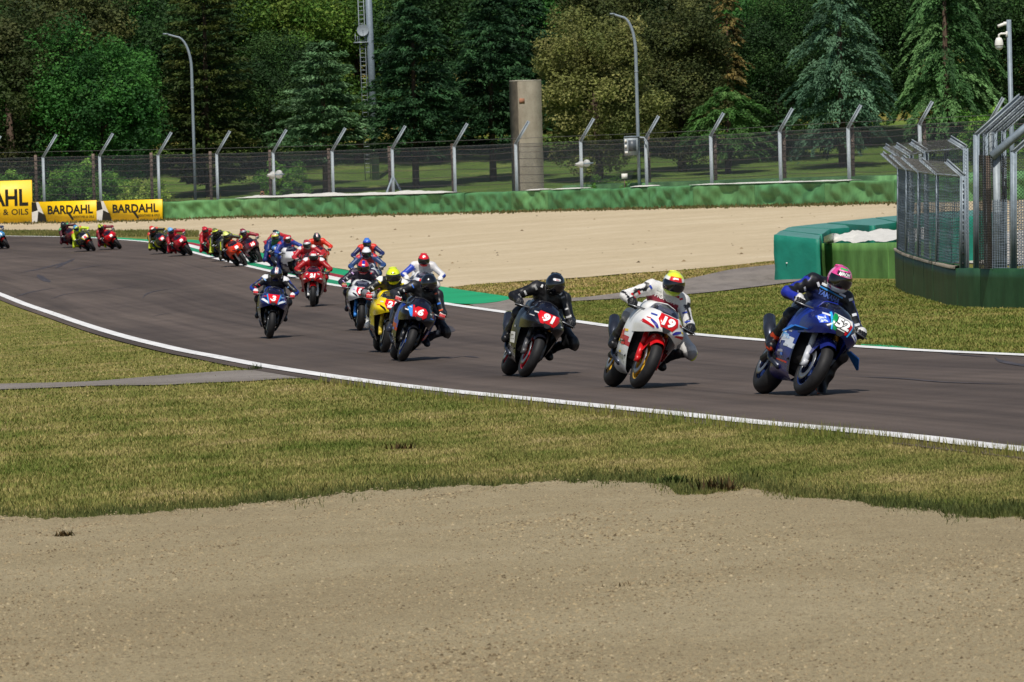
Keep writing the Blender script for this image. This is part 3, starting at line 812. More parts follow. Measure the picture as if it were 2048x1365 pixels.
foam = empty('foam_barrier', tuple(ground(1594, 560)[0])); tag(foam, 'teal padded foam barrier curving away behind the leading rider', 'barrier')
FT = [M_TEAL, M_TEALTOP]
block_from_px('foam_block', [(1547, 471), (1639, 480), (1643, 471.5), (1562, 462.5)], (1.09, .93, 1.0, 1.1), FT, foam, .02, 1)
block_from_px('foam_block', [(1563, 461.8), (1643.5, 470.5), (1663, 459.5), (1578, 455.5)], (1.1, .98, 1.02, 1.1), FT, foam, .02, 2)
block_from_px('foam_block', [(1580, 455), (1664.5, 459), (1745, 453.5), (1651, 447.5)], (1.1, 1.02, 1.06, 1.1), FT, foam, .02, 3)
block_from_px('foam_block', [(1653, 447), (1746.5, 453), (1795, 446), (1748, 437)], 1.12, FT, foam, .02, 4)
block_from_px('foam_block', [(1750, 436.5), (1797, 445.5), (1900, 437), (1850, 428)], 1.14, FT, foam, .02, 5)
block_from_px('foam_block', [(1853, 427.5), (1903, 436.5), (2010, 429), (1960, 421)], 1.14, FT, foam, .02, 6)
fb = ground(1550, 562)[0]
ex = ground(1640, 556)[0] - fb; ex[2] = 0; ex /= np.linalg.norm(ex); nrm = np.cross(ex, [0, 0, 1.])
for (px_, py_) in ((1577.5, 526.5), (1610.5, 524)):
    c = at_depth(px_, py_, fb[1] + (ground(1640, 556)[0][1] - fb[1]) * (px_ - 1550) / 90.) + nrm * .06
    keep(MB().box(c, (.17, .03, .035), R=np.stack([ex, -nrm, [0, 0, 1.]], 1)).build('white_handle', M_WHITE, None), foam)
gw = empty('green_block_wall', tuple(ground(1700, 556)[0])); tag(gw, 'stained green wall beside the teal foam block, sheeted white on top', 'wall')
def wall_px(name, base, tops_y, thick, mat, root, x0, x1, n=14, cap=None):
    xs_ = np.linspace(x0, x1, n); by = _pchip(*pl(base).T)(xs_); ty = _pchip(*pl(tops_y).T)(xs_); g = ground(xs_, by)
    zt = np.array([at_depth(x, y, d)[2] for x, y, d in zip(xs_, ty, g[:, 1])])
    t = np.gradient(g[:, :2], axis=0); t /= np.linalg.norm(t, axis=1)[:, None]; nn = np.stack([-t[:, 1], t[:, 0]], 1)
    A = g.copy(); A[:, 2] -= .15; B = g.copy(); B[:, 2] = zt; C = B.copy(); C[:, :2] += nn * thick; D = C.copy(); D[:, 2] = g[:, 2] - .15
    mids = [A * (1 - k) + B * k for k in np.linspace(0, 1, 6)]
    mb = MB(); mb.loft(mids + [C, D])
    a, e = mids[0], mids[-1]
    for j in (0, -1): mb.add(np.array([A[j], B[j], C[j], D[j]]), [(0, 1, 2, 3)])
    return keep(mb.build(name, mat, None), root), np.stack([g[:, 0], g[:, 1], zt], 1)
GB = [(1640, 554.5), (1700, 556), (1800, 557), (1900, 556)]; GT = [(1640, 487), (1700, 487), (1800, 485), (1900, 483)]
wall_px('wall_panel', GB, GT, .3, M_MIDWALL, gw, 1641, 1777)
wall_px('wall_panel', GB, GT, .3, M_MIDWALL, gw, 1778, 1840)
xs_ = np.linspace(1648, 1850, 40); lo = _pchip(*pl([(1648, 486.5), (1800, 484), (1850, 483)]).T)(xs_); hi = _pchip(*pl([(1648, 478), (1665, 470), (1700, 466), (1760, 461), (1850, 455)]).T)(xs_)
rings = []; r_ = np.random.default_rng(9)
for t in np.linspace(0, 1, 9):
    g = ground(xs_, lo * (1 - t) + hi * t, .82 + .2 * t); g[:, 2] += .035 * r_.random(40) + .03 * np.sin(xs_ * .12 + t * 4); rings.append(g)
tag(MB().loft(rings).build('plastic_sheet', M_SHEET, None, smooth=True), 'broad white sheet spread behind the stained green wall', 'plastic sheet', 'white sheets')

# ------------------------------------------------------------------ dark curved wall with its debris fences
CB = [(1791, 574), (1813, 586), (1848, 596), (1867, 601), (1893, 610), (1950, 615), (2048, 616), (2300, 616)]
CT = [(1791, 500), (1806, 509), (1836, 519), (1867, 527.6), (1915, 537), (1989, 537.5), (2048, 539), (2300, 541)]
cw = empty('curved_wall', tuple(ground(1950, 615)[0])); tag(cw, 'dark green curved concrete wall at the right edge carrying wire fences', 'wall')
for a, b in ((1791, 1808), (1808.6, 1828), (1828.6, 1848), (1848.6, 1867), (1867.6, 1915), (1915.6, 1962), (1962.6, 2048), (2048.6, 2130), (2130.6, 2300)):
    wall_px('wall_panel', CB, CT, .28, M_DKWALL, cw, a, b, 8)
for a, b in ((1791, 1828), (1829, 1867), (1868, 1914)):
    xs_ = np.linspace(a, b, 8); g = ground(xs_, _pchip(*pl(CB).T)(xs_)); zt = np.array([at_depth(x, y, d)[2] for x, y, d in zip(xs_, _pchip(*pl(CT).T)(xs_), g[:, 1])])
    A = np.stack([g[:, 0] - .02, g[:, 1] - .03, zt - .01], 1); rr_ = [A, A + (0, 0, .05), A + (.1, .34, .05), A + (.1, .34, 0)]
    keep(MB().loft(rr_).build('coping', M_CONC, None), cw)
def cdepth(x): return float(ground(x, float(_pchip(*pl(CB).T)(x)))[0][1])
def hpost(mb, a, b, w, d):
    a = np.array(a); b = np.array(b); ax = b - a; ln = np.linalg.norm(ax); ax /= ln
    s = np.cross([0, 1, 0], ax); s /= np.linalg.norm(s); t = np.cross(ax, s); Rm = np.stack([s, t, ax], 1)
    mb.box((a + b) / 2 - s * (w / 2 - .012), (.024, d, ln), R=Rm); mb.box((a + b) / 2 + s * (w / 2 - .012), (.024, d, ln), R=Rm); mb.box((a + b) / 2, (w * .7, .03, ln), R=Rm)
f1 = empty('debris_fence', tuple(at_depth(1860, 525, cdepth(1860)))); tag(f1, 'low curved wire fence with arms bent left, on the dark green wall', 'fence', 'debris fences by the curved wall')
fa = []; ft = []; fo = []
for x, yb, yt in ((1796, 504, 336), (1813, 512, 339), (1837, 520, 344), (1874, 530, 349), (1925, 538, 353)):
    d = cdepth(x) + .25; a = at_depth(x, yb, d); b = at_depth(x + 1, yt, d); o = b + np.array([-29 / F_PX * d, .3, 30 / F_PX * d])
    fa.append(a); ft.append(b); fo.append(o)
    mb = MB(); wd = .06 if x < 1900 else .11
    hpost(mb, a, b, wd, .1); keep(mb.build('post', M_GALV, None), f1)
    mb = MB(); hpost(mb, b, o, .10, .09); keep(mb.build('bent_arm', M_GALVL, None), f1)
    if x > 1900:
        for q in range(9): p = a + (b - a) * (q + .5) / 9; keep(MB().box(p + (.0, -.075, 0), (.022, .03, .04)).build('bolt', M_BLK, None), f1)
keep(MB().tube(ft, .022, 6).build('top_rail', M_GALVL, None), f1); keep(MB().tube(np.array(fa) + (0, 0, .05), .02, 6).build('bottom_rail', M_DKWALL, None), f1)
for i in range(4):
    mesh_panel('wire_mesh', fa[i], ft[i], fa[i + 1], ft[i + 1], .055, .0052, M_WIREB, f1, False, .02, 3.2)
    mesh_panel('wire_mesh', ft[i], fo[i], ft[i + 1], fo[i + 1], .07, .005, M_WIRE, f1, False, .04, 3.)
f2 = empty('debris_fence', tuple(at_depth(1900, 500, cdepth(1900) + 6))); tag(f2, 'taller wire fence just behind the low curved one', 'fence', 'debris fences by the curved wall')
fa = []; ft = []; fo = []
for x, yb, yt in ((1800, 500, 312), (1822, 500, 310), (1852, 500, 304), (1931, 500, 297)):
    d = cdepth(x) + 7; a = at_depth(x, yb, d); a[2] = float(gz(a[0], a[1])) - .05; b = at_depth(x, yt, d); o = b + np.array([-27 / F_PX * d, .3, 20 / F_PX * d])
    fa.append(a); ft.append(b); fo.append(o); mb = MB(); hpost(mb, a, b, .10, .1); keep(mb.build('post', M_GALV, None), f2)
    mb = MB(); hpost(mb, b, o, .13, .09); keep(mb.build('bent_arm', M_GALVL, None), f2)
keep(MB().tube(ft, .02, 6).build('top_rail', M_GALVL, None), f2)
for i in range(3):
    mesh_panel('wire_mesh', fa[i], ft[i], fa[i + 1], ft[i + 1], .10, .0055, M_WIREB, f2, False, .02, 4.); mesh_panel('wire_mesh', ft[i], fo[i], ft[i + 1], fo[i + 1], .08, .005, M_WIRE, f2, False, .06, 4.)
f3 = empty('debris_fence', tuple(at_depth(2000, 535, cdepth(2000) + .4))); tag(f3, 'highest fence of heavy galvanised posts with long arms rising right', 'fence', 'debris fences by the curved wall')
prev = None
for k, (x, yb, yt, w, dd) in enumerate(((1952.5, 537, 270, .105, .35), (1971, 500, 268, .09, 2.2), (1989, 500, 265, .09, 3.6), (2007, 500, 262, .085, 5.), (2027, 538, 305, .11, .6), (2085, 538, 300, .11, .5), (2150, 538, 300, .11, .5))):
    d = cdepth(x) + dd; a = at_depth(x, yb, d)
    if dd > 1: a[2] = float(gz(a[0], a[1])) - .05
    b = at_depth(x, yt, d); o = at_depth(x + 86, yt - 77, d + .5)
    mb = MB(); hpost(mb, a, b, w, .12); keep(mb.build('post', M_GALV, None), f3)
    mb = MB(); hpost(mb, b, o, w * .8, .12); keep(mb.build('arm', M_GALVL, None), f3)
    if prev is not None and k < 4:
        mesh_panel('wire_mesh', prev[1], prev[2], b, o, .12, .004, M_WIRED, f3, False, .03)
        mesh_panel('wire_mesh', prev[0], prev[1], a, b, .12, .004, M_WIRED, f3, False, .03)
    prev = (a, b, o)
d = cdepth(2000)
keep(MB().tube([at_depth(1983, 314, d + .4), at_depth(2064, 245, d + .5), at_depth(2130, 190, d + .6)], .075, 10).build('brace_tube', M_GALV, None, smooth=True), f3)
a, b = at_depth(1978, 537, d + .9), at_depth(1978, 312, d + .9); mb = MB(); mb.box((a + b) / 2, (.075, .09, b[2] - a[2])); keep(mb.build('rusty_post', M_RUST, None), f3)
a, b = at_depth(1995, 537, d + .5), at_depth(1995, 312, d + .5); mb = MB(); mb.box((a + b) / 2, (.13, .10, b[2] - a[2])); keep(mb.build('post', M_GALVL, None), f3)
q = lambda x, y, e: at_depth(x, y, d + e)
mesh_panel('wire_mesh', q(1985, 538, .3), q(1985, 400, .3), q(2062, 539, .3), q(2062, 398, .3), .042, .008, M_WIREB, f3, False, .02)
mesh_panel('wire_mesh', q(2062, 538, .3), q(2062, 398, .3), q(2160, 539, .3), q(2160, 398, .3), .042, .008, M_WIREB, f3, False, .02)
mesh_panel('wire_mesh', q(1958, 537, .45), q(1958, 311, .45), q(1986, 537, .45), q(1986, 311, .45), .03, .0085, M_BLK, f3, False, .004)
mesh_panel('wire_mesh', q(2001, 402, .45), q(2001, 312, .45), q(2022, 402, .45), q(2022, 312, .45), .028, .007, M_BLK, f3, False, .02)
mesh_panel('wire_mesh', q(2030, 537, .6), q(2030, 305, .6), q(2150, 537, .6), q(2150, 300, .6), .06, .005, M_WIRED, f3, True)
mesh_panel('wire_mesh', q(1880, 470, 9), q(1880, 300, 9), q(1960, 470, 9), q(1960, 290, 9), .06, .0032, M_WIRED, f3, True)
px_sheet('concrete_apron', [(1830, 520), (2000, 530), (2200, 530)], [(1830, 470), (2000, 462), (2200, 455)], np.linspace(1830, 2200, 30), 6, .02, M_PAVE)

# camera mast
d = 104.; a = at_depth(2024, 300, d); z0 = float(gz(a[0], d)); cm = empty('camera_mast', (a[0], d, z0)); tag(cm, 'square steel mast with two surveillance cameras above the fences at right', 'camera mast')
zt = at_depth(2016, 40, d)[2] - z0; off = 0
mb = MB(); mb.box((0, 0, zt / 2), (.088, .088, zt)); mb.build('mast', M_GALV, cm)
mb = MB(); zd = at_depth(2000, 70, d)[2] - z0
mb.tube([(-.04, -.01, zd + .02), (-.16, -.01, zd + .02), (-.2, -.01, zd + .0), (-.205, -.01, zd - .06)], .022, 8); mb.box((-.05, -.01, zd + .01), (.03, .1, .11)); mb.build('bracket', M_WHITE, cm, smooth=False)
mb = MB(); mb.lathe([(.005, .03), (.05, .02), (.075, -.03), (.085, -.10), (.085, -.13)], 16, 'z', (-.205, -.01, zd - .08)); dm = mb.build('dome_camera', M_WHITE, cm, smooth=True)
MB().lathe([(.08, -.13), (.08, -.14), (.07, -.18), (.045, -.21), (.005, -.225)], 16, 'z', (-.205, -.01, zd - .08)).build('lens_dome', paint('#c9cdd0', .12, coat=1., var=.1), dm, smooth=True)
MB().lathe([(.081, -.125), (.083, -.14)], 16, 'z', (-.205, -.01, zd - .08)).build('dark_ring', M_BLK, dm)
zc = at_depth(2000, 50, d)[2] - z0
mb = MB(); mb.box((-.16, -.03, zc - .01), (.13, .07, .06), R=np.array(Matrix.Rotation(rad(-20), 3, 'Y'))); mb.box((-.075, 0, zc + .02), (.06, .05, .07)); mb.build('small_camera', M_WHITE, cm)
MB().lathe([(.001, 0), (.026, 0)], 10, 'x', (-.228, -.03, zc - .033)).build('lens', M_BLK, cm)

xs_ = np.linspace(-400, 2400, 120); A = W(xs_); A[:, :2] *= (1 + 1.2 / A[:, 1:2]); B = np.stack([rays(xs_, np.full(120, 380.))[:, 0] * 345., np.full(120, 345.), np.zeros(120)], 1)
def mat_bank():
    m, nt, b = newmat('bank_turf'); g = N(nt, 'NewGeometry'); P_ = g.outputs['Position']
    n1 = noise(nt, .3, 5, .6, P_); n2 = noise(nt, 6., 4, .7, P_)
    r = ramp(nt, n1.outputs[0], [(.35, lin('#4f6a2c')), (.55, lin('#63793a')), (.72, lin('#808a4a'))]); d = ramp(nt, n2.outputs[0], [(.3, (.6,) * 3), (.7, (1.2,) * 3)])
    y = mix(nt, 1., r.outputs[0], d.outputs[0], 'MULTIPLY'); L(nt, y.outputs[0], b.inputs['Base Color']); b.inputs['Roughness'].default_value = .9; b.inputs['Specular IOR Level'].default_value = .1; return m
strip('grass_bank', A, B, 50, .012, mat_bank())

# ------------------------------------------------------------------ vegetation
M_LEAF = vmat('foliage', .65, .2, leaf=True)
M_BARK = paint('#4a3a2e', .9, var=.3, scale=6., bumpy=.02)
M_BARKR = paint('#5a4536', .9, var=.3, scale=6., bumpy=.02)
M_BLADE = vmat('grass_blades', .75, .15, leaf=True)

def leaves(C, A, B, cols):
    'one triangle per leaf: centre C, long axis A, cross axis B'
    V = np.stack([C + A, C - .6 * A + B, C - .6 * A - B], 1).reshape(-1, 3)
    F_ = np.arange(len(V)).reshape(-1, 3)
    return V, F_, np.repeat(cols, 3, axis=0)
def rand_dirs(n, r):
    d = r.normal(size=(n, 3)); return d / np.linalg.norm(d, axis=1)[:, None]
def pal(hexes): return np.array([lin(h) for h in hexes])
def broadleaf(H, Wd, base, hexes, seed, clumps=150, per=150, ls=.17, tall=1., flat=.8):
    clumps = int(clumps * 1.15); per = int(per * 1.25); ls *= .88
    r = np.random.default_rng(seed); P = pal(hexes) * 1.12
    cz = (H + base) / 2; rz = (H - base) / 2; rx = Wd / 2
    d = rand_dirs(clumps, r); d[:, 2] = np.abs(d[:, 2]) * np.where(r.random(clumps) < .62, 1, -1)
    rad_ = r.uniform(.45, 1., clumps) ** .6 * (1 + .24 * np.sin(3 * np.arctan2(d[:, 1], d[:, 0]) + seed) + .14 * np.sin(7 * d[:, 2] + seed) + .12 * np.sin(5 * np.arctan2(d[:, 1], d[:, 0]) + 4 * d[:, 2]))
    c = d * rad_[:, None] * np.array([rx, rx, rz]) + np.array([0, 0, cz])
    cr = r.uniform(.10, .17, clumps) * Wd
    k = np.repeat(np.arange(clumps), per); n = len(k)
    o = rand_dirs(n, r) * (r.uniform(.35, 1.05, n) ** .5)[:, None]; o[:, 2] *= flat
    C = c[k] + o * cr[k][:, None]
    A = rand_dirs(n, r) * (ls * r.uniform(.5, 1.25, n))[:, None]; A[:, 2] *= .7
    nrm = o + .5 * rand_dirs(n, r) + np.array([0, 0, .35]); B = np.cross(A, nrm); B *= (.55 * ls * r.uniform(.6, 1.2, n) / (np.linalg.norm(B, axis=1) + 1e-9))[:, None]
    ci = r.integers(0, len(P), clumps)
    cols = P[ci][k] * (r.uniform(.72, 1.28, clumps)[k] * r.uniform(.7, 1.3, n))[:, None]
    return leaves(C, A, B, cols), [(0, 0, -.3), (Wd * .02, 0, base * .8), (0, Wd * .02, cz)], Wd * .045
def conifer(H, Wd, base, hexes, seed, levels=34, per_level=9, per=62, droop=.18, p=.85, ls=.16, gap=0., spread=.24):
    r = np.random.default_rng(seed); P = pal(hexes) * 1.15; per = int(per * 1.9); ls *= 1.0; Cs = []; As = []; Bs = []; Ks = []
    for i in range(levels):
        t = (i + r.uniform(-.3, .3)) / levels; t = min(max(t, 0), .985); z0 = base + (H - base) * t
        L0 = Wd / 2 * ((1 - t) ** p) * (1 - .45 * math.exp(-t * 9)) + .15
        for j in range(max(3, int(per_level * (1 - .55 * t)))):
            az = r.uniform(0, 2 * math.pi); ln = L0 * r.uniform(.62, 1.12); lum = r.uniform(.7, 1.3); ci = r.integers(0, len(P))
            n = int(per * (.35 + .65 * ln / (Wd / 2))); u = r.uniform(.12, 1, n) ** .75
            rr_ = u * ln; zz = z0 + .22 * ln * np.sin(u * 1.9) * (1 - t * .2) - droop * ln * u ** 2.2 * 1.6
            lat = r.normal(0, 1, n) * spread * ln * (1.05 - u) + r.normal(0, .07, n)
            ca, sa = math.cos(az), math.sin(az)
            X = rr_ * ca - lat * sa; Y = rr_ * sa + lat * ca; Z = zz - np.abs(lat) * droop * .9 + r.normal(0, .045 * Wd / 6, n) - r.random(n) * .08
            Cs.append(np.stack([X, Y, Z], 1))
            A = np.stack([ca - .8 * lat / (np.abs(lat).max() + .1) * sa, sa + .8 * lat / (np.abs(lat).max() + .1) * ca, -droop * 2.2 * u - .1 + r.normal(0, .25, n)], 1) + r.normal(0, .3, (n, 3))
            A *= (ls * r.uniform(.6, 1.35, n) / np.linalg.norm(A, axis=1))[:, None]
            nrm = np.array([0, 0, 1.]) + r.normal(0, .55, (n, 3)); B = np.cross(A, nrm); B *= (.42 * ls * r.uniform(.6, 1.2, n) / (np.linalg.norm(B, axis=1) + 1e-9))[:, None]
            As.append(A); Bs.append(B); Ks.append(P[ci][None] * lum * r.uniform(.72, 1.3, n)[:, None])
    return leaves(np.vstack(Cs), np.vstack(As), np.vstack(Bs), np.vstack(Ks)), [(0, 0, -.3), (0, 0, H * .35), (.05, 0, H * .72)], Wd * .024
_treelib = {}
def tree_proto(key, gen, bark=None, conif=None):
    conif = any(q in key for q in ('cedar', 'spruce', 'pine', 'cypress')) if conif is None else conif
    (V, F_, C), trunk, tr = gen
    cm_ = mesh('crown', V, F_); vcol(cm_, C)
    mb = MB(); mb.tube(trunk, np.linspace(tr, tr * .35, len(trunk)) + .03, 9)
    r = np.random.default_rng(len(key)); top = np.array(trunk[-1]); H = top[2]
    for k in range(0 if conif else 7):
        z = H * r.uniform(.28, .85); a = r.uniform(0, 6.28); l = H * .22
        mb.tube([(0, 0, z), (math.cos(a) * l * .6, math.sin(a) * l * .6, z + l * .3), (math.cos(a) * l, math.sin(a) * l, z + l * .45)], [tr * .4, tr * .25, .02], 6)
    tm_ = mb.me('trunk', True)
    _treelib[key] = (tm_, cm_, bark or M_BARK)
def tree(key, px_, Y, label, s=1., rz=0., sz=None, group='trees of the wood behind the track', cat='tree', name=None, py=300):
    X = float(rays(px_, py)[0][0] * Y); tm_, cm_, bk = _treelib[key]
    o = empty(name or key, (X, Y, float(gz(X, Y)) - .05), (0, 0, rz)); o.scale = (s, s, sz or s)
    obj('trunk', tm_, bk, o); obj('crown', cm_, M_LEAF, o)
    if label in _tl: _tl[label]['label'] = label + ', left one' if _tl[label].location.x < X else label + ', right one'; label += ', right one' if _tl[label].location.x < X else ', left one'
    _tl[label] = o
    return tag(o, label, cat, group)
_tl = {}
tree_proto('oak_dark', broadleaf(11, 8.2, 1.2, ['#33401f', '#3c4624', '#2c3a1e', '#454a2a'], 1, 170, 150))
tree_proto('broad_green', broadleaf(9.5, 7.6, .8, ['#2f5a26', '#37652a', '#2a4f26', '#427030'], 2, 180, 150))
tree_proto('olive_tree', broadleaf(9.5, 6.8, 1.0, ['#6b6f3c', '#787a45', '#5c6437', '#83814d'], 3, 170, 165, .15))
tree_proto('brown_oak', broadleaf(11.5, 7.5, 1.4, ['#434c28', '#4c532c', '#3b4525', '#565a31'], 4, 170, 150))
tree_proto('lime_tree', broadleaf(13, 8, 2.5, ['#4a6a28', '#58762c', '#3d5a24', '#677c34'], 5, 170, 150))
tree_proto('shade_tree', broadleaf(13, 9.5, .8, ['#2b4422', '#335027', '#253c20', '#3e582c'], 6, 210, 150))
tree_proto('cypress', conifer(16, 7.2, .7, ['#35431f', '#3d4a22', '#2d3b1d', '#4a5226'], 7, 46, 13, 46, .02, .55, .17, spread=.3))
tree_proto('pine', conifer(9.2, 7.6, 1.7, ['#4c6a45', '#577650', '#405d3c', '#62805a'], 8, 20, 11, 95, .04, .5, .16, spread=.3), M_BARKR)
tree_proto('spruce_dark', conifer(12, 8.2, 1.7, ['#28452a', '#2f4f2f', '#223b25', '#395936'], 9, 36, 12, 55, .10, .62, .17, spread=.28))
tree_proto('blue_cedar', conifer(15, 11.5, 1.6, ['#43614a', '#4d6b51', '#395540', '#58775b'], 10, 24, 9, 105, .30, .72, .17, spread=.20))
tree_proto('green_cedar', conifer(14.5, 9.5, 1.2, ['#3f6136', '#4b6f3f', '#35542f', '#5b7d4a'], 12, 23, 8, 110, .42, .62, .17, spread=.17))
tree_proto('young_cedar', conifer(5.6, 7.6, 1.2, ['#41642f', '#4b7036', '#385829', '#58793f'], 13, 13, 9, 90, .22, .45, .15, spread=.22))
tree_proto('dry_spruce', conifer(13, 3.4, 4., ['#6b5f35', '#786a3d', '#5d5531', '#857544'], 14, 34, 7, 34, .22, .8, .14, spread=.2), M_BARKR)
tree_proto('shrub', broadleaf(2.3, 2.8, .0, ['#4f7a2c', '#5d8a34', '#71963e', '#436b28'], 15, 60, 110, .10))
tree_proto('pale_shrub', broadleaf(1.7, 2.6, .0, ['#8fa548', '#a3b35a', '#7b9440', '#6c8a3a'], 16, 50, 110, .09))
# the nearest row, left to right
T = tree
T('oak_dark', 20, 311, 'dark olive round tree at the left end of the wood', 1., .3)
T('broad_green', 205, 309, 'fresh green dense tree between the dark left oak and the tall cypress', 1., 1.2)
T('brown_oak', 150, 331, 'brownish green oak rising behind the fresh green tree', 1.1, 2.)
T('cypress', 415, 312, 'tall dark cypress behind the left lamp post', 1., .5)
T('pine', 650, 309, 'pale blue green pine with flat layers, left of the radio mast foot', 1., 2.6)
T('spruce_dark', 830, 310, 'dark spruce right of the radio mast', 1., 0.)
T('spruce_dark', 985, 314, 'dark spruce directly left of the concrete pillar', 1.02, 2.2)
T('olive_tree', 1195, 306, 'yellowish olive tree right of the concrete pillar', 1.0, .8)
T('brown_oak', 1365, 314, 'brownish green oak right of the equipment box lamp post', .84, 4.)
T('dry_spruce', 1460, 318, 'thin dried yellow brown spruce left of the blue cedar', 1., 1.)
T('young_cedar', 1455, 308, 'low spreading green cedar under the dried spruce', .95, 1.)
T('blue_cedar', 1685, 309, 'broad blue green cedar with drooping tiers', .86, 1.7)
T('green_cedar', 1895, 311, 'weeping green cedar between the blue cedar and the camera mast', .98, .4)
T('shade_tree', 2065, 318, 'dark leafy tree behind the camera mast at the right edge', .95, 2.)
T('broad_green', -130, 312, 'fresh green tree just outside the left edge', 1., 4.); T('spruce_dark', 2210, 312, 'dark spruce just outside the right edge', 1., 4.)
T('shade_tree', 550, 318, 'dark leafy tree squeezed between the cypress and the pale pine', .68, 1.)
T('shade_tree', 1560, 322, 'dark tree in the gap left of the blue cedar', .75, 1.)
# rows behind
k = 0; r_ = np.random.default_rng(21)
names = {'shade_tree': 'dark leafy tree', 'lime_tree': 'bright yellow green tree', 'brown_oak': 'brownish oak', 'oak_dark': 'dark olive oak', 'spruce_dark': 'dark spruce', 'broad_green': 'fresh green tree', 'blue_cedar': 'blue green cedar', 'green_cedar': 'green cedar', 'cypress': 'tall dark cypress'}
wherew = ['above the yellow banners', 'above the gap between cypress and pale pine', 'around the radio mast', 'above the dark spruces', 'above the concrete pillar', 'above the yellowish olive tree', 'above the dried spruce', 'behind the blue cedar', 'behind the weeping cedar', 'above the camera mast']
for Y, z, lst in ((334, .95, ['shade_tree', 'brown_oak', 'broad_green', 'shade_tree', 'lime_tree', 'lime_tree', 'shade_tree', 'spruce_dark', 'brown_oak', 'oak_dark', 'broad_green', 'shade_tree', 'green_cedar', 'shade_tree', 'shade_tree']),
                  (352, 1.05, ['oak_dark', 'shade_tree', 'brown_oak', 'broad_green', 'shade_tree', 'lime_tree', 'lime_tree', 'broad_green', 'brown_oak', 'shade_tree', 'blue_cedar', 'broad_green', 'shade_tree', 'lime_tree', 'shade_tree']),
                  (378, 1.15, ['shade_tree', 'oak_dark', 'shade_tree', 'brown_oak', 'lime_tree', 'shade_tree', 'broad_green', 'shade_tree', 'oak_dark', 'brown_oak', 'shade_tree', 'broad_green', 'lime_tree', 'shade_tree', 'oak_dark']),
                  (406, 1.2, ['shade_tree', 'brown_oak', 'shade_tree', 'oak_dark', 'shade_tree', 'shade_tree', 'brown_oak', 'shade_tree', 'shade_tree', 'oak_dark', 'shade_tree', 'brown_oak', 'shade_tree', 'shade_tree', 'shade_tree'])):
    for j, kname in enumerate(lst):
        x = -160 + j * 168 + (Y % 3) * 40 + r_.uniform(-25, 25)
        if x < 0: w_ = 'beyond the left edge'
        elif x > 2048: w_ = 'beyond the right edge'
        else: w_ = wherew[int(min(9, x // 205))]
        depth_ = {334: 'second', 352: 'third', 378: 'fourth', 406: 'last'}[Y]
        T(kname, x, Y + r_.uniform(-4, 4), f'{names[kname]} in the {depth_} row, {w_}', z * r_.uniform(.9, 1.1), r_.uniform(0, 6.28))
# shrubs along the fence
for key, x, Y, s, lb in (('pale_shrub', 292, 296, 1., 'pale flowering shrub above the rightmost yellow banner'), ('shrub', 150, 297, 1.25, 'yellow green bush above the left lettered banner'), ('shrub', 15, 296, 1.1, 'yellow green bush at the left edge behind the fence'), ('shrub', 235, 298, .9, 'low green bush between the pale shrub and the taller bush'),
                         ('shrub', 565, 299, 1.0, 'bright green bush between cypress and pale pine'), ('shrub', 1200, float(W(1200)[0][1]) + 3.2, .62, 'leafy bush hiding the right loudspeakers'), ('shrub', 1262, float(W(1262)[0][1]) + 2.6, .5, 'dark bush round the foot of the right lamp post'), ('shrub', 1985, 300, 1.3, 'green bush below the camera mast'), ('pale_shrub', 1690, float(W(1690)[0][1]) + 3.5, .42, 'small yellow bush behind the fence below the blue cedar')):
    T(key, x, Y, lb, s, x * .1, group='shrubs behind the catch fence', cat='shrub', py=350)

# ------------------------------------------------------------------ grass
def patch_noise(X, Y, s, seed):
    r = np.random.default_rng(seed); v = np.zeros_like(X)
    for k in range(9):
        a = r.uniform(0, 6.28); fq = s * r.uniform(.5, 2.6); v += np.sin((X * math.cos(a) + Y * .55 * math.sin(a)) * fq + r.uniform(0, 6.28)) / (1 + .35 * k)
    return v / 3.
_gx = np.arange(-600, 2640, 30.); _gy = np.arange(396, 1440, 2.)
_gd2 = 1. / ground(*[q.ravel() for q in np.meshgrid(_gx, _gy)])[:, 1].reshape(len(_gy), len(_gx))
def ground_fast(px_, py_):
    'ground points for many pixels, from a table of depths'
    u = np.clip((px_ - _gx[0]) / 30., 0, len(_gx) - 1.001); v = np.clip((py_ - _gy[0]) / 2., 0, len(_gy) - 1.001); i = u.astype(int); j = v.astype(int); a = u - i; b = v - j
    dep = 1. / (_gd2[j, i] * (1 - a) * (1 - b) + _gd2[j, i + 1] * a * (1 - b) + _gd2[j + 1, i] * (1 - a) * b + _gd2[j + 1, i + 1] * a * b)
    X = rays(px_, py_)[:, 0] * dep
    return np.stack([X, dep, gz(X, dep)], 1)
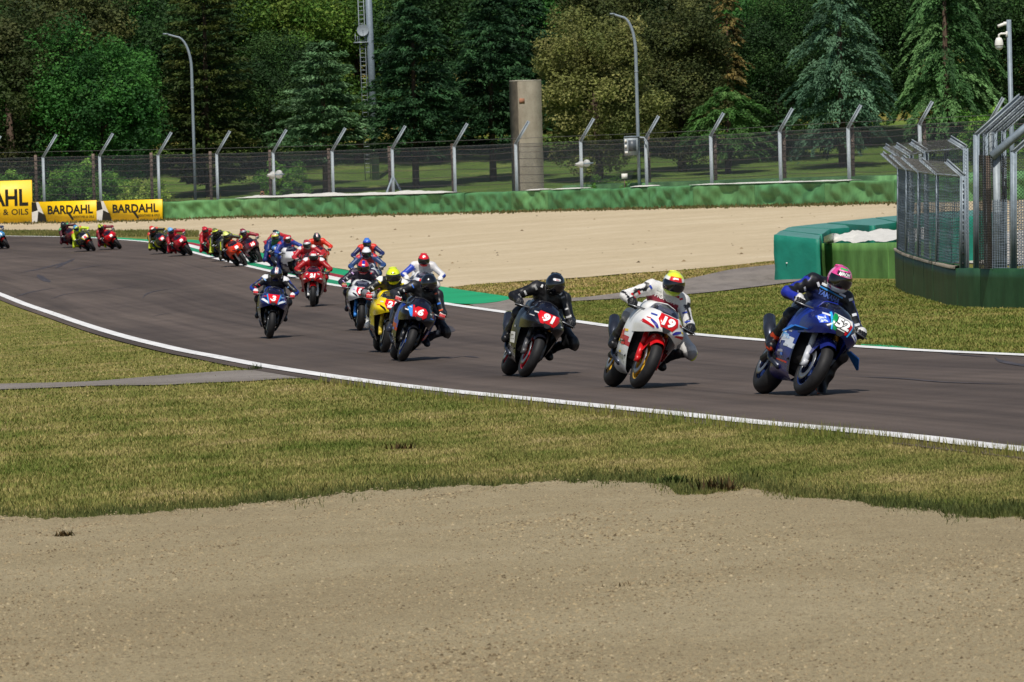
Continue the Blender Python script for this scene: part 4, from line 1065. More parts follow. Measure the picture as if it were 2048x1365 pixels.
def blades(name, px_, py_, hmin, hmax, wd, cols, seed, dry=.0, lean=.5, dh=0.):
    r = np.random.default_rng(seed); g = ground_fast(px_, py_); n = len(g)
    X, Y = g[:, 0], g[:, 1]
    pn = .45 * patch_noise(X, Y, 1.1, 5) + .45 * patch_noise(X, Y, 4.6, 6) + .3 * patch_noise(X, Y, 13., 8) + dry
    P = pal(cols); q = np.clip((pn + 1) / 2 * (len(P) - 1) + r.normal(0, .55, n), 0, len(P) - 1.001); i = q.astype(int); fr = (q - i)[:, None]
    C = (P[i] * (1 - fr) + P[i + 1] * fr) * r.uniform(.65, 1.3, n)[:, None]
    h = r.uniform(hmin, hmax, n) * (1 + .35 * np.clip(-pn, -1, 1)); a = r.uniform(0, 6.28, n); w = wd * r.uniform(.7, 1.4, n) * (Y / 45.)**.7
    tip = g + np.stack([np.cos(a) * h * lean * r.random(n), np.sin(a) * h * lean * r.random(n), h], 1)
    b = a + r.uniform(-.8, .8, n); off = np.stack([np.cos(b + 1.57) * w, np.sin(b + 1.57) * w * .4, np.zeros(n)], 1)
    g2 = g.copy(); g2[:, 2] += dh - .012
    V = np.stack([g2 - off, g2 + off, tip], 1).reshape(-1, 3); tip[:, 2] += dh
    me = mesh(name, V, np.arange(len(V)).reshape(-1, 3)); vcol(me, np.repeat(C, 3, axis=0))
    return tag(obj(name, me, M_BLADE), kind='stuff')
GC = ['#55652a', '#667232', '#7c7e44', '#958e52', '#ab9b68', '#b6a378']
r_ = np.random.default_rng(31)
fn = _pchip(LINE_NEAR[:, 0], LINE_NEAR[:, 1]); sh = _pchip(*pl(SANDN_HI).T)
n = 430000; x = r_.uniform(-420, 2460, n); t = r_.random(n); lo_ = fn(x) + 8 + np.clip(7 * (1 - x / 700), 0, 7); y = lo_ + t * (sh(x) + 1 + 6 * r_.normal(size=n) * (r_.random(n) < .5) - lo_)
pth_lo = _pchip(*pl([(-300, 788), (0, 780), (105, 776), (211, 772), (317, 771), (396, 767), (501, 763), (575, 758), (640, 757)]).T); pth_hi = _pchip(*pl([(-300, 778), (0, 768.5), (158, 764.5), (317, 752.6), (448, 743.3), (501, 741), (560, 744), (610, 751), (640, 755)]).T)
m = ~((x < 640) & (y > pth_hi(x) + 1) & (y < pth_lo(x) - 1) & (r_.random(n) < .985))
blades('near_grass', x[m], y[m], .008, .024, .0065, GC, 1, -.02, lean=2.0)
# rougher, greener growth along the gravel edge and along the line
n = 34000; x = r_.uniform(-420, 2460, n); y = sh(x) - np.abs(r_.normal(0, 14, n)) + 3 + np.clip(r_.normal(0, 7, n), -4, 18) * (np.sin(x / 47.) + np.sin(x / 19. + 1) > .4)
blades('edge_grass', x, y, .02, .055, .007, ['#434d28', '#545c2f', '#6a6c3a', '#847c4a'], 2, -.1, lean=1.2)
n = 4200; x = r_.uniform(640, 2130, n); y = fn(x) + r_.normal(12, 2.5, n)
blades('line_weeds', x, y, .03, .12, .005, ['#5b6a2c', '#73793a', '#8c8647', '#5a4f33'], 3, 0)
# beyond the track on the right
lf = _pchip(LINE_FAR[:, 0], LINE_FAR[:, 1]); rlo = _pchip(*pl(ROAD_LO).T); rhi = _pchip(*pl(ROAD_HI).T); si = _pchip(*pl(SAND_IN).T)
n = 90000; x = r_.uniform(1015, 2150, n); top = np.where(x < 1640, rlo(np.minimum(x, 1900)) + 1, 560.); y = top + r_.random(n) * (lf(x) - 2 - top)
blades('far_grass', x, y, .012, .03, .009, ['#5a6a2c', '#6c7836', '#848446', '#9c9254', '#ac9a66'], 4, -.25, lean=2.)
ro = _pchip(*pl(RUN_OUT).T); n = 16000; x = r_.uniform(900, 1560, n); bt = np.where(x < 1030, ro(np.minimum(x, 1030)) - 1, rhi(np.maximum(x, 940)) - .5); y = si(x) + r_.random(n) * (bt - si(x)); m = y < bt
blades('far_grass', x[m], y[m], .015, .045, .014, ['#647330', '#7b8038', '#99904f', '#b39a68', '#bda676'], 5, .15, lean=1.6)
n = 7000; x = r_.uniform(-60, 398, n); y = r_.uniform(462.5, 474, n); m = y < lf(x) - 1
blades('far_grass', x[m], y[m], .05, .14, .014, ['#5a6230', '#6f7040', '#8a8050'], 6, 0)
# rough dry growth at the foot of the barrier and behind it
n = 5000; x = r_.uniform(-60, 1800, n); y = _wy(x) + np.abs(r_.normal(0, 1.6, n))
blades('barrier_foot_grass', x, y, .05, .16, .016, ['#4a4d2a', '#5c5a34', '#77694a'], 7, 0)
n = 16000; x = r_.uniform(-80, 1850, n); w_ = W(np.linspace(-100, 1900, 200)); wx = np.interp(x, np.linspace(-100, 1900, 200), w_[:, 1])
depth = wx + 1.6 + np.abs(r_.normal(0, 7, n)) * np.where(x < 800, 1., .5); D = rays(x, np.full(n, 395.)); X = D[:, 0] * depth
hh = r_.uniform(.25, .95, n) * np.where(x < 760, 1., .55); C = pal(['#8f7f4c', '#a6925c', '#7a7540', '#5f6a30', '#bda873'])[r_.integers(0, 5, n)] * r_.uniform(.7, 1.2, n)[:, None]
g = np.stack([X, depth, gz(X, depth) - .03], 1); a = r_.uniform(0, 6.28, n); off = np.stack([np.cos(a) * .03, np.sin(a) * .03, 0 * a], 1); tip = g + np.stack([np.cos(a) * .2 * hh, np.sin(a) * .2 * hh, hh], 1)
me = mesh('tall_dry_grass', np.stack([g - off, g + off, tip], 1).reshape(-1, 3), np.arange(3 * n).reshape(-1, 3)); vcol(me, np.repeat(C, 3, axis=0)); tag(obj('tall_dry_grass', me, M_BLADE), kind='stuff')

# ------------------------------------------------------------------ stones and clods on the near gravel
STC = pal(['#a49372', '#99886a', '#ab9b7b', '#8c7c61', '#b0a182', '#6e6049'])
def pebbles(name, n, k0, k1, smax, hk, seed):
    r_ = np.random.default_rng(seed); x = r_.uniform(-450, 2500, n); t = r_.random(n) ** 1.15; y = sh(x) + 3 * r_.normal(size=n) + t * (1400 - sh(x)); g = ground_fast(x, y); g[:, 2] += near_relief(g) - .002
    s_ = r_.gamma(k0, k1, n).clip(.0015, smax) * (.8 + .3 * patch_noise(g[:, 0], g[:, 1], 2.5, 3)).clip(.3, 1.3); a = r_.uniform(0, 6.28, n)
    an = a[:, None] + np.array([0, 1.57, 3.14, 4.71])[None] + r_.uniform(-.3, .3, (n, 4)); rr_ = s_[:, None] * r_.uniform(.8, 1.5, (n, 4))
    ring = np.stack([g[:, None, 0] + np.cos(an) * rr_, g[:, None, 1] + np.sin(an) * rr_, np.broadcast_to(g[:, None, 2], an.shape)], -1)
    topv = g + np.stack([r_.normal(0, .35, n) * s_, r_.normal(0, .35, n) * s_, s_ * r_.uniform(.4, hk, n)], 1)
    V = np.concatenate([ring, topv[:, None]], 1).reshape(-1, 3); b5 = (np.arange(n) * 5)[:, None, None]
    Fq = (np.array([[0, 1, 4], [1, 2, 4], [2, 3, 4], [3, 0, 4]])[None] + b5).reshape(-1, 3)
    C = STC[r_.choice(6, n, p=[.22, .2, .16, .18, .08, .16])] * r_.uniform(.62, 1.0, n)[:, None]
    me = mesh(name, V, Fq, True); vcol(me, np.repeat(C, 5, axis=0)); tag(obj(name, me, M_STONE), kind='stuff')
M_STONE = vmat('stone', .95, .1)
pebbles('fine_grit', 160000, 3., .0019, .011, 1.1, 5)
pebbles('loose_stones', 22000, 2.2, .0032, .015, 1., 6)
def weed(px_, py_, label, n=60, h=.14, w=.16, cols=('#4a3a22', '#5c4a2c', '#3d3a20'), seed=1):
    r = np.random.default_rng(seed); c = ground(px_, py_)[0]; c[2] += .02
    root = np.stack([r.normal(0, w, n), r.normal(0, w * .6, n), np.zeros(n)], 1); a = r.uniform(0, 6.28, n); hh = h * r.uniform(.3, 1.2, n)
    tip = root + np.stack([np.cos(a) * hh * .7, np.sin(a) * hh * .7, hh], 1); off = np.stack([-np.sin(a), np.cos(a), 0 * a], 1) * .009
    P = pal(cols); C = P[r.integers(0, len(P), n)] * r.uniform(.7, 1.3, n)[:, None]
    me = mesh('weed_tuft', np.stack([root - off, root + off, tip], 1).reshape(-1, 3), np.arange(3 * n).reshape(-1, 3)); vcol(me, np.repeat(C, 3, axis=0))
    o = obj('weed_tuft', me, M_BLADE, loc=tuple(c)); return tag(o, label, 'weed', 'weeds at the gravel edge')
weed(1440, 985, 'brown withered weed on the gravel edge, largest of the weeds', 80, .09, .07, seed=2)
weed(1350, 972, 'green leafy weed beside the large brown weed', 170, .055, .042, ('#33441f', '#42532a', '#55622f'), 3)
weed(130, 1079, 'small dark dry tuft on the near gravel at left', 40, .035, .025, seed=4)
weed(1290, 1188, 'flattened dry brown weed in the middle of the near gravel', 70, .035, .10, seed=5)
weed(806, 903, 'dark tuft in the grass below the rider with plate six', 40, .06, .05, seed=6)
weed(515, 741, 'green tuft at the mouth of the grey gravel path', 40, .09, .05, ('#41502a', '#4f5c30', '#38431f'), 7)

n = 260; x = r_.uniform(450, 1900, n); y = _wy(x) + r_.random(n) ** .8 * (si(x) - _wy(x) - 3) + 2; g = ground_fast(x, y); g[:, 2] += .005
s_ = r_.gamma(2., .016, n).clip(.012, .09); an = r_.uniform(0, 6.28, n)[:, None] + np.array([0, 1.57, 3.14, 4.71])[None]; ring = np.stack([g[:, None, 0] + np.cos(an) * s_[:, None], g[:, None, 1] + np.sin(an) * s_[:, None], np.broadcast_to(g[:, None, 2], an.shape)], -1)
V = np.concatenate([ring, (g + np.stack([0 * s_, 0 * s_, s_ * .7], 1))[:, None]], 1).reshape(-1, 3); Fq = (np.array([[0, 1, 4], [1, 2, 4], [2, 3, 4], [3, 0, 4]])[None] + (np.arange(n) * 5)[:, None, None]).reshape(-1, 3)
me = mesh('far_clods', V, Fq, True); vcol(me, np.repeat(pal(['#6e5d45', '#8a7758', '#574a38'])[r_.integers(0, 3, n)], 5, axis=0)); tag(obj('far_clods', me, M_STONE), kind='stuff')

# ------------------------------------------------------------------ race motorcycles: shared part meshes (x forward, y left, z up, metres)
def ring_from_keys(keys, n):
    'smooth half outline (top centre to bottom) mirrored to a full one'
    k = np.array(keys, float); s = np.concatenate([[0], np.cumsum(np.hypot(*np.diff(k, axis=0).T))]); s /= s[-1]; t = np.linspace(0, 1, n)
    h = np.stack([_pchip(s, k[:, 0])(t), _pchip(s, k[:, 1])(t)], 1)
    m = h[::-1].copy(); m[:, 0] *= -1
    return np.vstack([m[:-1], h]) if abs(h[0, 0]) < 1e-6 else np.vstack([m, h])
def loft_x(stations, n=12, sub=3):
    'stations: (x, keys); smooth in x'
    xs_ = np.array([s[0] for s in stations]); R = np.array([ring_from_keys(s[1], n) for s in stations])
    o = np.argsort(xs_); xs_ = xs_[o]; R = R[o]; tt = np.linspace(0, 1, (len(xs_) - 1) * sub + 1); u = np.linspace(0, 1, len(xs_)); fx = _pchip(u, xs_)(tt); out = []
    fn_ = [[_pchip(u, R[:, i, c])(tt) for c in (0, 1)] for i in range(R.shape[1])]
    for q in range(len(tt)): out.append(np.array([(fx[q], fn_[i][0][q], fn_[i][1][q]) for i in range(R.shape[1])]))
    return out
KIT = {}
AXF = (.71, .30); AXR = (-.71, .318)
def tyre(Rr, w, n=44):
    prof = []; c = Rr - w * .5
    for a in np.linspace(-1.55, 1.55, 13): prof.append((c + w * .5 * math.cos(a) * 1.0, w * .5 * math.sin(a)))
    prof.append((Rr - w * .62, w * .42)); prof.append((.215, w * .38)); prof.append((.215, -w * .38)); prof.append((Rr - w * .62, -w * .42))
    return MB().lathe(prof, n, 'y', closed=True)
def rim(w):
    mb = MB(); mb.lathe([(.218, -w), (.205, -w), (.19, -w * .5), (.19, w * .5), (.205, w), (.218, w)], 36, 'y', closed=True)
    for k in range(6):
        a = k * math.pi / 3; p = [(math.cos(a + da) * r, y, math.sin(a + da) * r) for r, y, da in ((.03, 0, 0), (.11, w * .3, .1), (.195, w * .55, .22))]
        mb.tube(p, [.022, .016, .016], 6); p = [(x, -y, z) for x, y, z in p]; mb.tube(p, [.022, .016, .016], 6)
    mb.lathe([(.001, -w * .9), (.035, -w * .9), (.035, w * .9), (.001, w * .9)], 14, 'y')
    return mb
KIT['front_tyre'] = tyre(.30, .132).me('front_tyre', True); KIT['rear_tyre'] = tyre(.318, .195).me('rear_tyre', True)
KIT['front_rim'] = rim(.05).me('front_rim', True); KIT['rear_rim'] = rim(.085).me('rear_rim', True)
KIT['brake_disc'] = MB().lathe([(.10, -.003), (.16, -.003), (.16, .003), (.10, .003)], 28, 'y', closed=True).me('brake_disc')
mb = MB(); mb.box((0, 0, 0), (.07, .045, .12)); mb.box((.01, .015, 0), (.05, .05, .08)); KIT['caliper'] = mb.me('caliper')
mb = MB(); mb.tube([(.715, 0, .30), (.655, 0, .47)], .034, 10); mb.tube([(.655, 0, .47), (.60, 0, .63)], .029, 10); mb.box((.712, 0, .30), (.07, .05, .07)); KIT['fork_lower'] = mb.me('fork_lower', True)
KIT['fork_upper'] = MB().tube([(.60, 0, .63), (.50, 0, .92)], .027, 10).me('fork_upper', True)
# front mudguard hugging the tyre
rings = []
for a in np.linspace(rad(44), rad(150), 14):
    ww = .078 + .006 * math.sin((a - .2) * 1.3); ring = []
    for t in np.linspace(-1, 1, 11):
        rr_ = .322 + .012 * (1 - t * t) - .085 * abs(t) ** 4; ring.append((math.cos(a) * rr_, ww * t, math.sin(a) * rr_))
    rings.append(np.array(ring))
mb = MB().loft(rings)
for s in (-1, 1): mb.add([(-.05, s * .078, .262), (.13, s * .080, .235), (.05, s * .105, .10), (-.035, s * .105, .10)], [(0, 1, 2, 3)])
KIT['mudguard'] = mb.me('mudguard', True)
# nose fairing
ST = [(1.0, [(0, .735), (.05, .732), (.075, .70), (.06, .665), (.02, .65)]),
      (.975, [(0, .78), (.09, .774), (.125, .722), (.15, .675), (.09, .635)]),
      (.93, [(0, .83), (.115, .822), (.165, .745), (.215, .685), (.15, .61)]),
      (.87, [(0, .87), (.13, .863), (.195, .775), (.262, .69), (.20, .59)]),
      (.78, [(0, .895), (.14, .888), (.225, .80), (.292, .69), (.235, .575)]),
      (.64, [(0, .90), (.155, .90), (.25, .82), (.308, .69), (.265, .565)]),
      (.50, [(0, .87), (.17, .90), (.265, .82), (.312, .69), (.285, .56)])]
ST = [(x_, [(y_ * .87, z_ - max(0, z_ - .75) * .14) for y_, z_ in k_]) for x_, k_ in ST]
rings = loft_x(ST, 13, 3); mb = MB().loft(rings)
n = len(rings[-1]); mb.add(rings[-1], [tuple(range(n))])
KIT['nose_fairing'] = mb.me('nose_fairing', True)
rings_nose = mb
# windscreen bubble
ST = [(.875, [(0, .872), (.06, .870), (.115, .862)]), (.80, [(0, .93), (.085, .915), (.14, .880)]), (.70, [(0, .98), (.11, .95), (.165, .885)]), (.58, [(0, 1.015), (.12, .98), (.18, .89)]), (.46, [(0, 1.03), (.125, .995), (.185, .89)])]
ST = [(x_, [(y_ * .92, z_ - max(0, z_ - .75) * .16) for y_, z_ in k_]) for x_, k_ in ST]
rings = loft_x(ST, 9, 3); KIT['windscreen'] = MB().loft(rings).me('windscreen', True)
KIT['screen_rim'] = MB().tube(rings[0] if rings[0][0][0] < .6 else rings[-1], .006, 5).me('screen_rim', True)
# side fairings and belly
TK = [(.285, .80, .66, .10), (.312, .70, .63, .02), (.305, .58, .565, -.06), (.28, .45, .50, -.12), (.245, .33, .455, -.18), (.20, .235, .43, -.26), (.14, .15, .41, -.36), (.05, .118, .41, -.40), (0, .115, .41, -.40)]
def side_grid(k0, k1, n, sgn):
    T_ = np.array(TK); u = np.linspace(0, 1, len(T_)); q = np.linspace(u[k0], u[k1], n); f_ = [_pchip(u, T_[:, c]) for c in range(4)]
    rings = []
    for v in np.linspace(0, 1, 12):
        ring = []
        for w in q:
            y, z, xf, xr = (float(g_(w)) for g_ in f_); bul = .83 + .21 * math.sin(min(v / .55, 1) * 1.571) - .20 * max(0, v - .55) / .45; zz = z + .05 * v * (z < .3) + .02 * math.sin(v * 3)
            ring.append((xf + (xr - xf) * v, sgn * y * bul * .92, zz))
        rings.append(np.array(ring))
    return rings
for nm, sg in (('l', 1), ('r', -1)):
    r_a = side_grid(0, 5, 14, sg); mb = MB().loft(r_a)
    inner = [q.copy() for q in r_a]
    for q in inner: q[:, 1] *= .93
    mb.loft([r_a[0], inner[0] - (.05, 0, 0)])          # turned-in front edge
    me_ = mb.me('side_fairing', True)
    # colour bands follow the height on the panel: upper, middle, lower
    zc = np.array([p.center.z + .28 * p.center.x for p in me_.polygons]); me_.polygons.foreach_set('material_index', np.where(zc > .60, 0, np.where(zc > .50, 1, 2)).astype(np.int32))
    for _ in range(3 - len(me_.materials)): me_.materials.append(None)
    KIT['side_fairing_' + nm] = me_
ra = side_grid(5, 8, 9, 1); rb = side_grid(5, 8, 9, -1)
KIT['belly_pan'] = MB().loft([np.vstack([a, b[::-1][1:]]) for a, b in zip(ra, rb)]).me('belly_pan', True)
# tank, seat, tail, engine, swingarm, exhaust, bars, pegs
KIT['tank'] = MB().loft(loft_x([(.40, [(0, .90), (.08, .89), (.12, .84), (.10, .76)]), (.30, [(0, .985), (.12, .965), (.19, .88), (.17, .74)]), (.12, [(0, 1.0), (.13, .98), (.205, .88), (.17, .72)]), (-.06, [(0, .95), (.11, .93), (.15, .85), (.13, .72)]), (-.17, [(0, .86), (.08, .85), (.10, .80), (.09, .72)])], 10, 3)).me('tank', True)
KIT['seat'] = MB().loft(loft_x([(-.14, [(0, .83), (.09, .825), (.11, .79), (.09, .75)]), (-.32, [(0, .835), (.14, .83), (.16, .79), (.12, .75)]), (-.50, [(0, .86), (.13, .855), (.15, .81), (.10, .77)])], 8, 3)).me('seat', True)
KIT['tail'] = MB().loft(loft_x([(-.46, [(0, .93), (.10, .92), (.14, .85), (.11, .77)]), (-.62, [(0, .985), (.10, .97), (.13, .90), (.09, .82)]), (-.80, [(0, .995), (.07, .985), (.09, .93), (.06, .89)]), (-.97, [(0, .985), (.03, .98), (.035, .96), (.02, .95)])], 8, 3)).me('tail', True)
mb = MB(); mb.box((.12, 0, .40), (.46, .32, .34), taper=.85); mb.box((.0, 0, .62), (.50, .26, .22)); mb.lathe([(.001, -.2), (.10, -.2), (.10, .2), (.001, .2)], 16, 'y', (-.08, 0, .38)); KIT['engine'] = mb.me('engine')
mb = MB(); mb.box((.385, 0, .47), (.05, .38, .36)); KIT['radiator'] = mb.me('radiator')
mb = MB()
for s in (-1, 1): mb.tube([(-.18, s * .12, .42), (-.45, s * .135, .40), (-.71, s * .125, .318)], [.045, .04, .04], 8)
mb.box((-.30, 0, .42), (.10, .24, .09)); KIT['swingarm'] = mb.me('swingarm', True)
mb = MB(); mb.tube([(.10, -.16, .22), (-.20, -.20, .30), (-.38, -.22, .46)], .03, 8); mb.tube([(-.36, -.225, .45), (-.52, -.245, .58), (-.68, -.26, .70)], [.045, .068, .062], 12); KIT['exhaust'] = mb.me('exhaust', True)
mb = MB(); mb.tube([(.52, 0, .83), (.51, .14, .835), (.46, .39, .815)], .014, 8); mb.tube([(.52, 0, .83), (.51, -.14, .835), (.46, -.39, .815)], .014, 8); mb.box((.51, 0, .83), (.09, .26, .035)); KIT['handlebar'] = mb.me('handlebar', True)
KIT['lever'] = MB().tube([(.50, .20, .825), (.545, .25, .82), (.535, .40, .81)], [.009, .008, .007], 6).me('lever', True)
KIT['footpeg'] = MB().tube([(-.28, .12, .40), (-.28, .24, .40)], .014, 7).me('footpeg', True)
mb = MB()
for s in (-1, 1): mb.tube([(.46, s * .05, .84), (.2, s * .17, .72), (-.14, s * .15, .55), (-.2, s * .13, .4)], [.03, .045, .05, .05], 8)
mb.tube([(-.12, 0, .7), (-.5, .08, .84), (-.8, .03, .93)], .02, 6); mb.tube([(-.12, 0, .7), (-.5, -.08, .84), (-.8, -.03, .93)], .02, 6)
KIT['frame'] = mb.me('frame', True)
mb = MB(); mb.box((-.62, 0, .62), (.16, .20, .02)); mb.box((-.70, 0, .645), (.22, .21, .02), R=np.array(Matrix.Rotation(.15, 3, 'Y'))); KIT['rear_hugger'] = mb.me('rear_hugger')
wing = np.array([(.80, .24, .70), (.90, .24, .71), (.86, .36, .69), (.80, .42, .60), (.74, .42, .60), (.72, .36, .69)]); KIT['winglet'] = MB().loft([wing, wing + (0, .002, .012)], close=True).add(wing + (0, .002, .012), [tuple(range(6))]).add(wing, [tuple(range(5, -1, -1))]).me('winglet')

ink = np.array([(1.004, -.050, .698), (1.004, .050, .698), (1.010, .034, .660), (1.006, .014, .644), (1.006, -.014, .644), (1.010, -.034, .660)]); KIT['air_intake'] = MB().loft([ink - (.06, 0, 0), ink + (.006, 0, 0)], close=True).add(ink + (.006, 0, 0), [tuple(range(6))]).me('air_intake')
NOSE_V = np.vstack(rings_nose.v); NOSE_BVH = BVHTree.FromPolygons([Vector(v) for v in NOSE_V], rings_nose.f)
def mesh_bvh(me): return BVHTree.FromPolygons([v.co.copy() for v in me.vertices], [tuple(p.vertices) for p in me.polygons])
SIDE_BVH = {k: mesh_bvh(KIT['side_fairing_' + k]) for k in 'lr'}
def project(pts2, faces, bvh, org, ex, ey, off, mat, name, parent, maxd=.95, sub=0):
    'lay flat artwork on a surface: cast from the plane org+ex,ey along its back normal'
    ex = Vector(ex).normalized(); ey = Vector(ey).normalized(); nn = ex.cross(ey).normalized(); org = Vector(org); V = []
    for (a, b) in pts2:
        p = org + ex * a + ey * b; h = bvh.ray_cast(p, -nn, maxd)
        V.append(h[0] + nn * off if h[0] is not None else None)
    if all(v is None for v in V): return None
    ok = [f for f in faces if all(V[i] is not None for i in f)]
    if not ok: return None
    Vn = [v if v is not None else Vector((0, 0, 0)) for v in V]
    used = sorted({i for f in ok for i in f}); rm = {i: k for k, i in enumerate(used)}
    return obj(name, mesh(name, [Vn[i] for i in used], [tuple(rm[i] for i in f) for f in ok]), mat, parent)
def subdiv_poly(pts, n=10):
    'grid fill of a convex polygon so that it can bend with the surface'
    p = np.array(pts, float); c = p.mean(0); m = len(p); V = [c]; Fc = []
    edge = np.vstack([p[i] + (p[(i + 1) % m] - p[i]) * np.linspace(0, 1, 5)[:-1, None] for i in range(m)]); k = len(edge)
    for s in (.25, .5, .75, 1.): V += list(c + (edge - c) * s)
    for i in range(k): Fc.append((0, 1 + i, 1 + (i + 1) % k))
    for r in range(3):
        for i in range(k):
            a, b = 1 + r * k + i, 1 + r * k + (i + 1) % k; Fc.append((a, a + k, b + k, b))
    return V, Fc
def split_tris(v, f, lim):
    'halve long edges so that lettering can bend with the surface'
    v = [tuple(p) for p in v]; tris = []
    for q in f:
        for i in range(1, len(q) - 1): tris.append((q[0], q[i], q[i + 1]))
    for _ in range(4):
        out = []; mid = {}; again = False
        def m_(a, b):
            k = (a, b) if a < b else (b, a)
            if math.dist(v[a], v[b]) <= lim: return None
            if k not in mid: mid[k] = len(v); v.append(((v[a][0] + v[b][0]) / 2, (v[a][1] + v[b][1]) / 2))
            return mid[k]
        for a, b, c in tris:
            ab, bc, ca = m_(a, b), m_(b, c), m_(c, a); n_ = sum(x is not None for x in (ab, bc, ca))
            if n_: again = True
            if n_ == 0: out.append((a, b, c))
            elif n_ == 3: out += [(a, ab, ca), (ab, b, bc), (ca, bc, c), (ab, bc, ca)]
            elif n_ == 1:
                if ab is not None: out += [(a, ab, c), (ab, b, c)]
                elif bc is not None: out += [(a, b, bc), (a, bc, c)]
                else: out += [(a, b, ca), (ca, b, c)]
            else:
                if ab is None: out += [(c, ca, bc), (ca, a, bc), (a, b, bc)]
                elif bc is None: out += [(a, ab, ca), (ab, b, ca), (b, c, ca)]
                else: out += [(b, bc, ab), (bc, c, ab), (c, a, ab)]
        tris = out
        if not again: break
    return np.array(v), tris
def art_poly(pts, *a, **k): V, f = split_tris(pts, [tuple(range(len(pts)))], .02); return project(V, f, *a, **k)
def art_text(s, w, h, cx, cy, *a, bold=.02, shear=0., rot=0., **k):
    v, f, _ = text_geo(s, bold, shear); v, f = split_tris(v * (w, h), f, .022); c, q = math.cos(rot), math.sin(rot); x = v[:, 0]; y = v[:, 1]
    return project(np.stack([cx + x * c - y * q, cy + x * q + y * c], 1), f, *a, **k)
NOSE_FR = ((1.3, 0, .757), (0, 1, 0), (0, 0, 1))      # plane in front of the number board; +ex is the rider's left = image right

M_TYRE = paint('#1b1a1b', .62, var=.25, scale=20., spec=.35)
M_DARK = paint('#17171a', .55, var=.25, scale=14.)
M_STEEL = paint('#8d8f92', .35, metal=.8, var=.2, scale=20.)
M_GOLD = paint('#b8892c', .35, metal=.6, var=.15, scale=15.)
def mat_screen():
    m, nt, b = newmat('tinted_screen')
    b.inputs['Base Color'].default_value = (.012, .014, .03, 1); b.inputs['Roughness'].default_value = .08
    t = N(nt, 'BsdfTransparent'); t.inputs[0].default_value = (.35, .38, .5, 1); ms = N(nt, 'MixShader'); ms.inputs[0].default_value = .72
    L(nt, t.outputs[0], ms.inputs[1]); L(nt, b.outputs[0], ms.inputs[2]); L(nt, ms.outputs[0], nt.nodes['Material Output'].inputs[0]); return m
M_SCREEN = mat_screen()
def gloss(h): return paint(h, .24, coat=.12, var=.06, scale=5., spec=.38)

